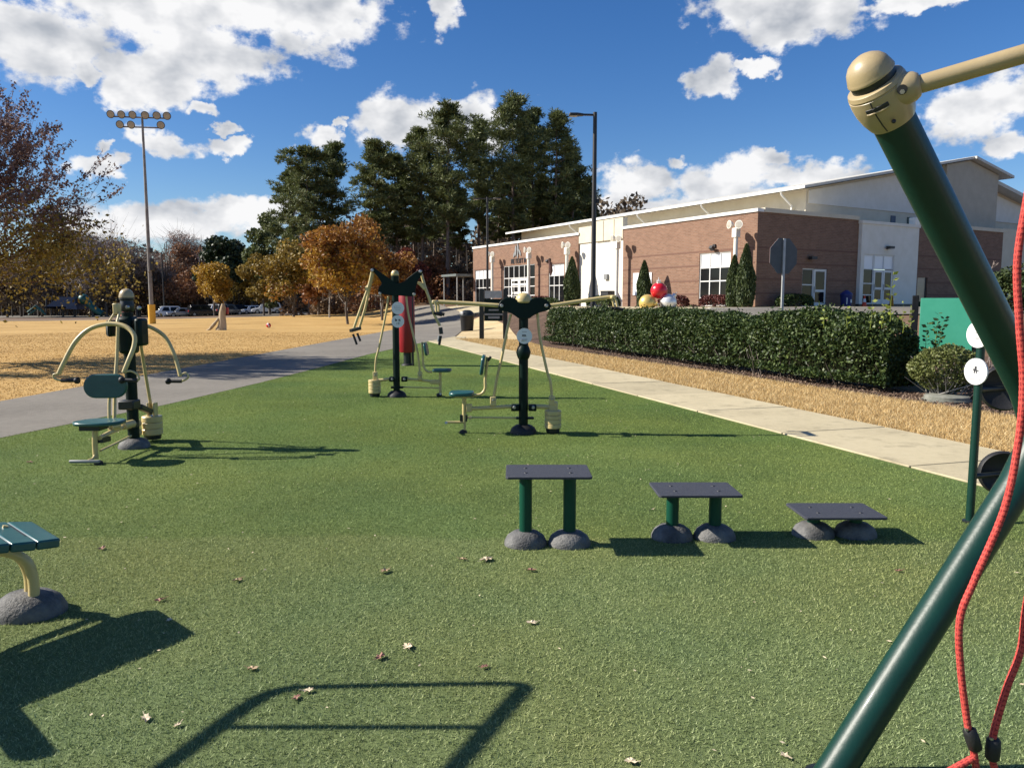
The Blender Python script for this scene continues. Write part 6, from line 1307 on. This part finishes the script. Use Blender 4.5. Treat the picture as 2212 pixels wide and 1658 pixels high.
# far woods behind everything
rng = np.random.default_rng(55); n = 85000; a = rng.uniform(-0.78, 0.25, n); Y_ = rng.uniform(138, 175, n); x = np.tan(a) * Y_
topv = 9.5 + 2.6 * np.sin(x * 0.13) + 1.8 * np.sin(x * 0.31 + 1) + 1.0 * np.sin(x * 0.9)
topv += np.where(x > -30, 9.5, 1.5)
P = np.c_[x, Y_, -0.8 + topv * rng.uniform(0, 1, n) ** 0.8]
V, Fq = quads(P, 0.95, rng, 0.6); o = link('far_woods', npmesh('far_woods', V, Fq), 'woods', smooth=False); tag(o, 'dim brown woods closing the view behind field and car park', 'woods', kind='stuff')
segs = [((a_, b_, -0.7), (a_ + rng.normal() * .2, b_, rng.uniform(8, 13)), 0.13, 0.05) for a_, b_ in zip(np.tan(rng.uniform(-0.70, 0.06, 130)) * 136, rng.uniform(128, 140, 130))]
V, Fq = tubes_np([(np.array(p), np.array(q), r1, r2) for p, q, r1, r2 in segs], 5); o = link('far_trunks', npmesh('far_trunks', V, Fq), 'darkbark'); tag(o, 'slender dark trunks at the edge of the far woods', 'woods', kind='stuff')
# low dark scrub under the pines and along the car park
rng = np.random.default_rng(56)
def scrub(name, label, pts, h, leaf, n, ls, r=1.2):
    C = np.array([(px + rng.normal() * .8, py + rng.normal() * 1.5, 0) for px, py in pts]); k = rng.integers(0, len(C), n); P = C[k] + inball(n, rng, 0.1) * np.array([r, r, h]); P[:, 2] = np.abs(P[:, 2]) + [hz(a_, b_) - 0.1 for a_, b_ in P[:, :2]]
    V, Fq = quads(P, ls, rng, 0.6); tag(link(name, npmesh(name, V, Fq), leaf, smooth=False), label, 'undergrowth', kind='stuff')
scrub('undergrowth', 'dark reddish undergrowth beneath the tall pines', [(px, 96 + (i % 3) * 6) for i, px in enumerate(np.linspace(-27, -4, 40))], 2.6, 'brownleaf', 12000, 0.42, 1.6)
scrub('undergrowth', 'rusty leafy undergrowth beside the pine trunks', [(px, 92 + (i % 3) * 4) for i, px in enumerate(np.linspace(-20, -6, 24))], 3.4, 'rustleaf', 3000, 0.36, 1.5)
scrub('undergrowth', 'dark scrub along the far edge of the car park', [(px, 141 + (i % 3) * 4) for i, px in enumerate(np.linspace(-110, -30, 60))], 3.0, 'brownleaf', 12000, 0.5, 2.2)

# ---- clipped hedge along the walk
hA, hB = np.array([1.38, 30.5]), np.array([6.75, 12.95]); hd_ = (hB - hA) / np.linalg.norm(hB - hA); hn = np.array([-hd_[1], hd_[0]]); hn = hn if hn[0] > 0 else -hn; HL = np.linalg.norm(hB - hA) - 0.9
t = thing('hedge', 'long clipped dark green hedge between the mulch bed and the road', 'hedge', ((hA[0] + hB[0]) / 2, (hA[1] + hB[1]) / 2, 0))
rng = np.random.default_rng(61)
_ph = rng.uniform(0, 6.28, 12); _fr = [1.1, 2.3, 3.9, 6.1, 0.7, 1.7]
def lump(s, a):
    return sum(k * np.sin(f * s + ph + 1.3 * np.sin(a * g + p2)) for k, f, ph, g, p2 in zip((.5, .42, .30, .2, .4, .34), _fr, _ph[:6], (1.5, 2.2, 3.1, 4.3, 1.0, 2.7), _ph[6:]))
def hedge_at(s, a, d):
    """point of the hedge surface: s along, a round the section from near foot to far foot, d depth below the surface"""
    e = 2 / 3.2; c, q = np.cos(a), np.sin(a)
    k = 1 + 0.17 * lump(s, a); endk = np.clip((HL + 0.25 - s) / 0.7, 0.0, 1) ** 0.4
    w = 0.52 - np.sign(c) * np.abs(c) ** e * (0.56 * k * (0.45 + 0.55 * endk) - d)
    h0 = 1.39 * (0.72 + 0.28 * endk)
    z = 0.34 + np.where(q > 0, np.abs(q) ** e * ((h0 - 0.34) * (1 + 0.085 * lump(s, a)) - d), -np.abs(q) ** e * 0.30)
    return w, z
n = 98000; s_ = rng.uniform(-0.2, HL + 0.22, n); a_ = rng.uniform(-0.55, np.pi + 0.3, n); d_ = np.abs(rng.normal(size=n)) * 0.085 - 0.015
sprout = rng.uniform(size=n) < 0.035; d_ = np.where(sprout, -rng.uniform(0.02, 0.10, n), d_)
w_, zf = hedge_at(s_, a_, d_)
m_ = rng.uniform(size=n) < 0.05; s_ = np.where(m_, HL + 0.2 - np.abs(rng.normal(size=n)) * 0.1, s_); w_ = np.where(m_, rng.uniform(0.15, 0.9, n), w_); zf = np.where(m_, rng.uniform(0.1, 1.0, n), zf)
P = np.c_[hA[0] + hd_[0] * s_ + hn[0] * w_, hA[1] + hd_[1] * s_ + hn[1] * w_, zf]; P[:, 2] += [hz(p_, q_) for p_, q_ in P[:, :2]]
gap = lump(s_ * 2.6 + 3, a_ * 1.7) > 1.15
P = P[~(gap & (rng.uniform(size=n) < 0.65))]
V, Fq = quads(P, 0.066 * rng.uniform(0.6, 1.45, len(P)), rng, 0.6, up=0.2); addnp('foliage', V, Fq, 'hedgeleaf', t)
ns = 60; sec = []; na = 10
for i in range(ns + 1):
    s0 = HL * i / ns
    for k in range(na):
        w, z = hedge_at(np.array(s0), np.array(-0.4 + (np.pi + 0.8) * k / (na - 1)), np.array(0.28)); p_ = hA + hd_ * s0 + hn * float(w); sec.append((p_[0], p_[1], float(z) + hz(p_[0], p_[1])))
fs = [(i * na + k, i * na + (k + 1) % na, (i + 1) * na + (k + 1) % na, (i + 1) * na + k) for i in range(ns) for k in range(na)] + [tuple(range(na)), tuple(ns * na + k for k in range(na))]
mb = MB(); mb.add(sec, fs); mb.build('dark_core', mat('hedge_inner_shade', (0.006, 0.008, 0.004), (0.014, 0.015, 0.008), 14, 1.0, 0.5, spec=0.0), t)  # solid dark core added behind the leaves, in place of the shaded inside
segs = []
for i in range(150):
    s0 = rng.uniform(0, HL); c = hA + hd_ * s0 + hn * rng.uniform(0.05, 0.5); zb = hz(c[0], c[1]); b = np.array([c[0], c[1], zb - 0.02]); e = b + np.array([rng.normal() * 0.18, rng.normal() * 0.18, rng.uniform(0.35, 0.8)]); segs.append((b, e, 0.014, 0.006))
V, Fq = tubes_np(segs, 5); addnp('stems', V, Fq, 'bark', t, True)
def shoot(p, h, n, leaf, parent, name, seed, ls=0.11, lean=(0, 0)):
    rng = np.random.default_rng(seed); p = np.array(p); segs = []; L_ = []; D = []
    q = p
    for i in range(1, n + 1):
        f = i / n; r = p + np.array([lean[0] * f * f, lean[1] * f * f, h * f]) + rng.normal(size=3) * 0.012; segs.append((q, r, 0.008 * (1.2 - f), 0.007 * (1.1 - f))); q = r
        for _ in range(2):
            a = rng.uniform(0, 6.28); d = np.array([math.cos(a), math.sin(a), 0.45]); L_.append(r + d * ls * 0.5); D.append(d)
    V, Fq = tubes_np(segs, 5); addnp('shoot_stem', V, Fq, 'sprig', parent, True)
    V, Fq = quads(np.array(L_), ls * rng.uniform(0.8, 1.25, len(L_)), rng, 0.62, D=np.array(D) * 2.5); addnp(name, V, Fq, leaf, parent)
for i, (u, v0, v1, Y_) in enumerate(((1923, 675, 592, 12.9), (1950, 700, 655, 13.0), (1880, 690, 652, 13.4), (1905, 690, 662, 13.2), (1780, 690, 672, 14.0), (1965, 690, 664, 12.9), (1830, 690, 668, 13.6))):
    a_ = W(u, v0, Y_); b_ = W(u, v1, Y_); shoot((a_.x, Y_, a_.z - 0.15), b_.z - a_.z + 0.15, 7 if i == 0 else 4, 'sprig', t, 'shoot_leaf', 300 + i, 0.11 if i == 0 else 0.085)
for i, (u, v1, Y_, dx) in enumerate(((2028, 680, 14.55, 0.05), (2040, 686, 14.5, 0.1), (2003, 700, 14.4, 0.02), (2018, 700, 14.45, -0.05), (2035, 705, 14.4, 0.08))):
    b_ = W(u, v1, Y_); shoot((b_.x - dx, Y_, 0.55), b_.z - 0.55, 10, 'hedgeleaf', t, 'shoot_leaf', 320 + i, 0.095, (dx, 0))
# round bush and concrete lid
c = Vector((7.36, 12.95, 0.0)); t = thing('round_bush', 'small rounded olive green bush in front of the teal board', 'bush', c); rng = np.random.default_rng(71)
n = 9000; D = inball(n, rng, 0.72); P = np.array(c) + np.array([0, 0, 0.50]) + D * np.array([0.58, 0.5, 0.40]) * (1 + 0.10 * np.sin(D[:, :1] * 7) * np.cos(D[:, 2:] * 6)); P = P[(P[:, 2] > 0.10) & ~((P[:, 2] < 0.32) & (P[:, 1] < 12.75) & (rng.uniform(size=len(P)) < 0.8))]
V, Fq = quads(P, 0.05, rng, 0.6, up=0.2); addnp('foliage', V, Fq, 'bushleaf', t)
segs = [(np.array([c.x + rng.normal() * .12, c.y + rng.normal() * .1, -0.02]), np.array([c.x + rng.normal() * .33, c.y + rng.normal() * .28, rng.uniform(.3, .7)]), 0.012, 0.004) for _ in range(70)]
V, Fq = tubes_np(segs, 5); addnp('stems', V, Fq, 'palebark', t, True)
c = Vector((7.22, 12.6, 0.0)); t = thing('concrete_lid', 'low grey concrete utility lid in the mulch under the round bush', 'utility lid', c); MB().lathe([(0.34, -0.02), (0.34, 0.07), (0.32, 0.085), (0, 0.09)], c, n=32).build('lid', 'lid', t); MB().lathe([(0.37, -0.03), (0.37, 0.02), (0.345, 0.025)], c, n=32).build('collar', 'lid', t)
rng = np.random.default_rng(72); c = np.array([8.15, 12.9, 0]); t = thing('dry_shrub', 'pale leafless shrub beside the round bush', 'shrub', tuple(c))
segs = []
for _ in range(140):
    a = rng.uniform(0, 6.28); e_ = rng.uniform(.3, 1.3); b = c + rng.normal(size=3) * np.array([.12, .12, 0]); q = b + np.array([math.cos(a) * math.cos(e_), math.sin(a) * math.cos(e_), math.sin(e_)]) * rng.uniform(.35, .8); segs += [(b, q, .009, .005)] + [(b + (q - b) * .6, q + rng.normal(size=3) * .14, .005, .003) for _ in range(2)]
V, Fq = tubes_np(segs, 4); addnp('stems', V, Fq, 'twig', t)
# cedars, barberry and low shrubs along the building
def cedar(label, p, h, r, seed):
    rng = np.random.default_rng(seed); z0 = hz(p.x, p.y); t = thing('columnar_cedar', label, 'cedar', (p.x, p.y, z0), 'narrow cedars by the building'); n = 9000
    f = rng.uniform(0, 1, n) ** 0.75; a = rng.uniform(0, 6.28, n); pr_ = np.minimum(1, (1 - f) * 1.9) ** 0.75 * (0.80 + 0.2 * np.minimum(1, f * 6)); rr = r * pr_ * (1 - np.abs(rng.normal(size=n)) * 0.18) * (1 + 0.10 * np.sin(a * 5 + f * 9)) + 0.02
    P = np.c_[p.x + np.cos(a) * rr, p.y + np.sin(a) * rr, z0 + 0.05 + f * h]; V, Fq = quads(P, 0.20, rng, 0.42, D=np.tile([0, 0, 1.3], (n, 1))); addnp('foliage', V, Fq, 'cedar', t)
    MB().tube([(p.x, p.y, z0 - 0.1), (p.x, p.y, z0 + h * 0.8)], [0.09, 0.03], 8).build('trunk', 'bark', t)
cedar('tallest narrow cedar at the brick corner, nearer the corner', L(-1.5, -0.6), 3.5, 0.5, 401); cedar('narrow cedar at the brick corner, half hiding the floodlight column', L(-1.6, 0.2), 2.9, 0.4, 402)
cedar('narrow cedar behind the red ornament ball', L(-1.3, 8.6), 3.0, 0.46, 403); cedar('narrow cedar at the foot of the tall lamp post', L(-1.3, 17.2), 3.7, 0.6, 404)
def shrub(name, label, p, sx, sy, h, leaf, seed, ls=0.12, n=2600, group=None, rot=TH):
    rng = np.random.default_rng(seed); z0 = hz(p.x, p.y); t = thing(name, label, 'shrub', (p.x, p.y, z0), group); D = inball(n, rng, 0.7); D[:, 2] = np.abs(D[:, 2]); D = np.sign(D) * np.abs(D) ** 0.6
    q = D * np.array([sx, sy, h]); c, s_ = math.cos(rot), math.sin(rot); P = np.c_[p.x + q[:, 0] * c - q[:, 1] * s_, p.y + q[:, 0] * s_ + q[:, 1] * c, z0 + 0.03 + q[:, 2]]
    V, Fq = quads(P, ls, rng, 0.65); addnp('foliage', V, Fq, leaf, t)
    V, Fq = tubes_np([(np.array([p.x + rng.normal() * .1, p.y + rng.normal() * .1, z0 - .03]), np.array([p.x + rng.normal() * .3, p.y + rng.normal() * .3, z0 + h * .6]), .02, .008) for _ in range(14)], 5); addnp('stems', V, Fq, 'bark', t, True)
gb = 'clipped dark red barberry along the brick wall'
shrub('barberry_shrub', 'dark red barberry right of the tall window, beside the corner cedars', L(-1.0, 2.2), 0.55, 1.2, 0.72, 'barberry', 411, group=gb)
shrub('barberry_shrub', 'dark red barberry left of the tall window', L(-1.0, 6.0), 0.5, 1.3, 0.72, 'barberry', 412, group=gb)
shrub('barberry_shrub', 'dark red barberry below the entrance wing window', L(-1.2, 22.5), 0.5, 2.2, 0.8, 'barberry', 413, group=gb)
gs = 'low dark green shrubs along the building'
shrub('green_shrub', 'low dark green shrub against the shaded brick beside the glass door', L(2.4, -0.9), 1.5, 0.5, 0.75, 'hedgeleaf', 414, group=gs)
shrub('green_shrub', 'low green shrub left of the gold ornament', L(-2.2, 12.0), 0.7, 1.6, 0.75, 'hedgeleaf', 415, group=gs)
shrub('green_shrub', 'low green shrub below the cedar by the lamp post', L(-2.6, 19.5), 0.7, 2.2, 0.65, 'hedgeleaf', 416, group=gs)
deciduous('evergreen_tree', 'dark leafy tree behind the green tube at the right edge', 19.4, 29.5, 2.1, 1.15, 0.2, 0.06, 'cedar', 5000, 0.13, 417, clumps=26)
bare('bare_tree', 'small bare tree against the brick behind the green tube', 19.6, 32.5, 2.6, 0.05, 418, 5, 0.26, spread=0.35, minr=0.008)

# ------------------------------------------------------------ dry leaves lying on the turf
def fallen(u, v, size, m, label, seed, group='dry leaves fallen on the turf'):
    rng = random.Random(seed); p = G(u, v, 0.018); mb = MB(); n = 14; a0 = rng.uniform(0, 6.28); P = []
    for i in range(n):
        a = 2 * math.pi * i / n; lob = 1.0 if i % 2 == 0 else rng.uniform(0.5, 0.7)
        x, y = math.cos(a) * size * 0.5 * lob, math.sin(a) * size * 0.32 * lob; c, s_ = math.cos(a0), math.sin(a0)
        P.append(Vector((p.x + x * c - y * s_, p.y + x * s_ + y * c, p.z + 0.003 + rng.uniform(0, size * 0.17))))
    c0_ = Vector((p.x, p.y, p.z + 0.004)); mb.add([c0_] + P, [(0, 1 + i, 1 + (i + 1) % n) for i in range(n)])
    mb.add([q - Vector((0, 0, 0.0012)) for q in [c0_] + P], [(0, 1 + (i + 1) % n, 1 + i) for i in range(n)])
    mb.bar(c0_ + Vector((math.cos(a0), math.sin(a0), 0)) * size * 0.4 + Vector((0, 0, .004)), c0_ + Vector((math.cos(a0), math.sin(a0), 0)) * size * 0.72 + Vector((0, 0, .01)), 0.002, 0.002)
    tag(mb.build('fallen_leaf', m, None, smooth=False), label, 'leaf', group)
for i, (u, v, s_, m_, lab) in enumerate(((880, 1396, .075, 'paleleaf', 'large pale curled leaf in the middle of the foreground turf'), (1050, 1209, .11, 'paleleaf', 'pale lobed leaf left of the tallest step platform'), (1148, 1232, .07, 'redbrownleaf', 'red-brown leaf just in front of the tallest step platform'),
    (831, 1234, .085, 'oakleaf', 'tan leaf left of the pale lobed leaf'), (1000, 1208, .06, 'oakleaf', 'small tan leaf beside the pale lobed leaf'), (513, 1253, .07, 'oakleaf', 'tan leaf in the open turf right of the bench'), (220, 1185, .07, 'redbrownleaf', 'brown leaf behind the bench near its thin shadow'),
    (545, 1444, .055, 'oakleaf', 'yellowish leaf beyond the ladder shadow'), (665, 1492, .05, 'paleleaf', 'pale leaf touching the top bar of the ladder shadow'), (640, 1506, .05, 'redbrownleaf', 'brown leaf on the corner of the ladder shadow'), (820, 1420, .07, 'redbrownleaf', 'thin dark leaf left of the large pale leaf'),
    (345, 1296, .06, 'redbrownleaf', 'brown leaf beyond the rounded bench shadow'), (1940, 1233, .055, 'redbrownleaf', 'reddish leaf in front of the lowest step platform'), (1148, 1345, .06, 'paleleaf', 'narrow pale leaf in front of the middle turf'), (315, 1552, .06, 'paleleaf', 'narrow white leaf inside the left foreground turf'), (383, 1566, .035, 'paleleaf', 'small white scrap by the left foreground shadow'),
    (365, 1340, .05, 'paleleaf', 'white leaf on the edge of the rounded shadow'), (1695, 1632, .05, 'paleleaf', 'small pale leaf near the green tube foot'), (1362, 1645, .05, 'paleleaf', 'pale leaf at the bottom edge of the view'), (1046, 1440, .045, 'redbrownleaf', 'small brown leaf right of the large pale leaf'), (64, 998, .07, 'redbrownleaf', 'brown leaf left of the press machine'), (1410, 1100, .03, 'paleleaf', 'tiny pale scrap between two step platforms'))):
    fallen(u, v, s_, m_, lab, 500 + i)
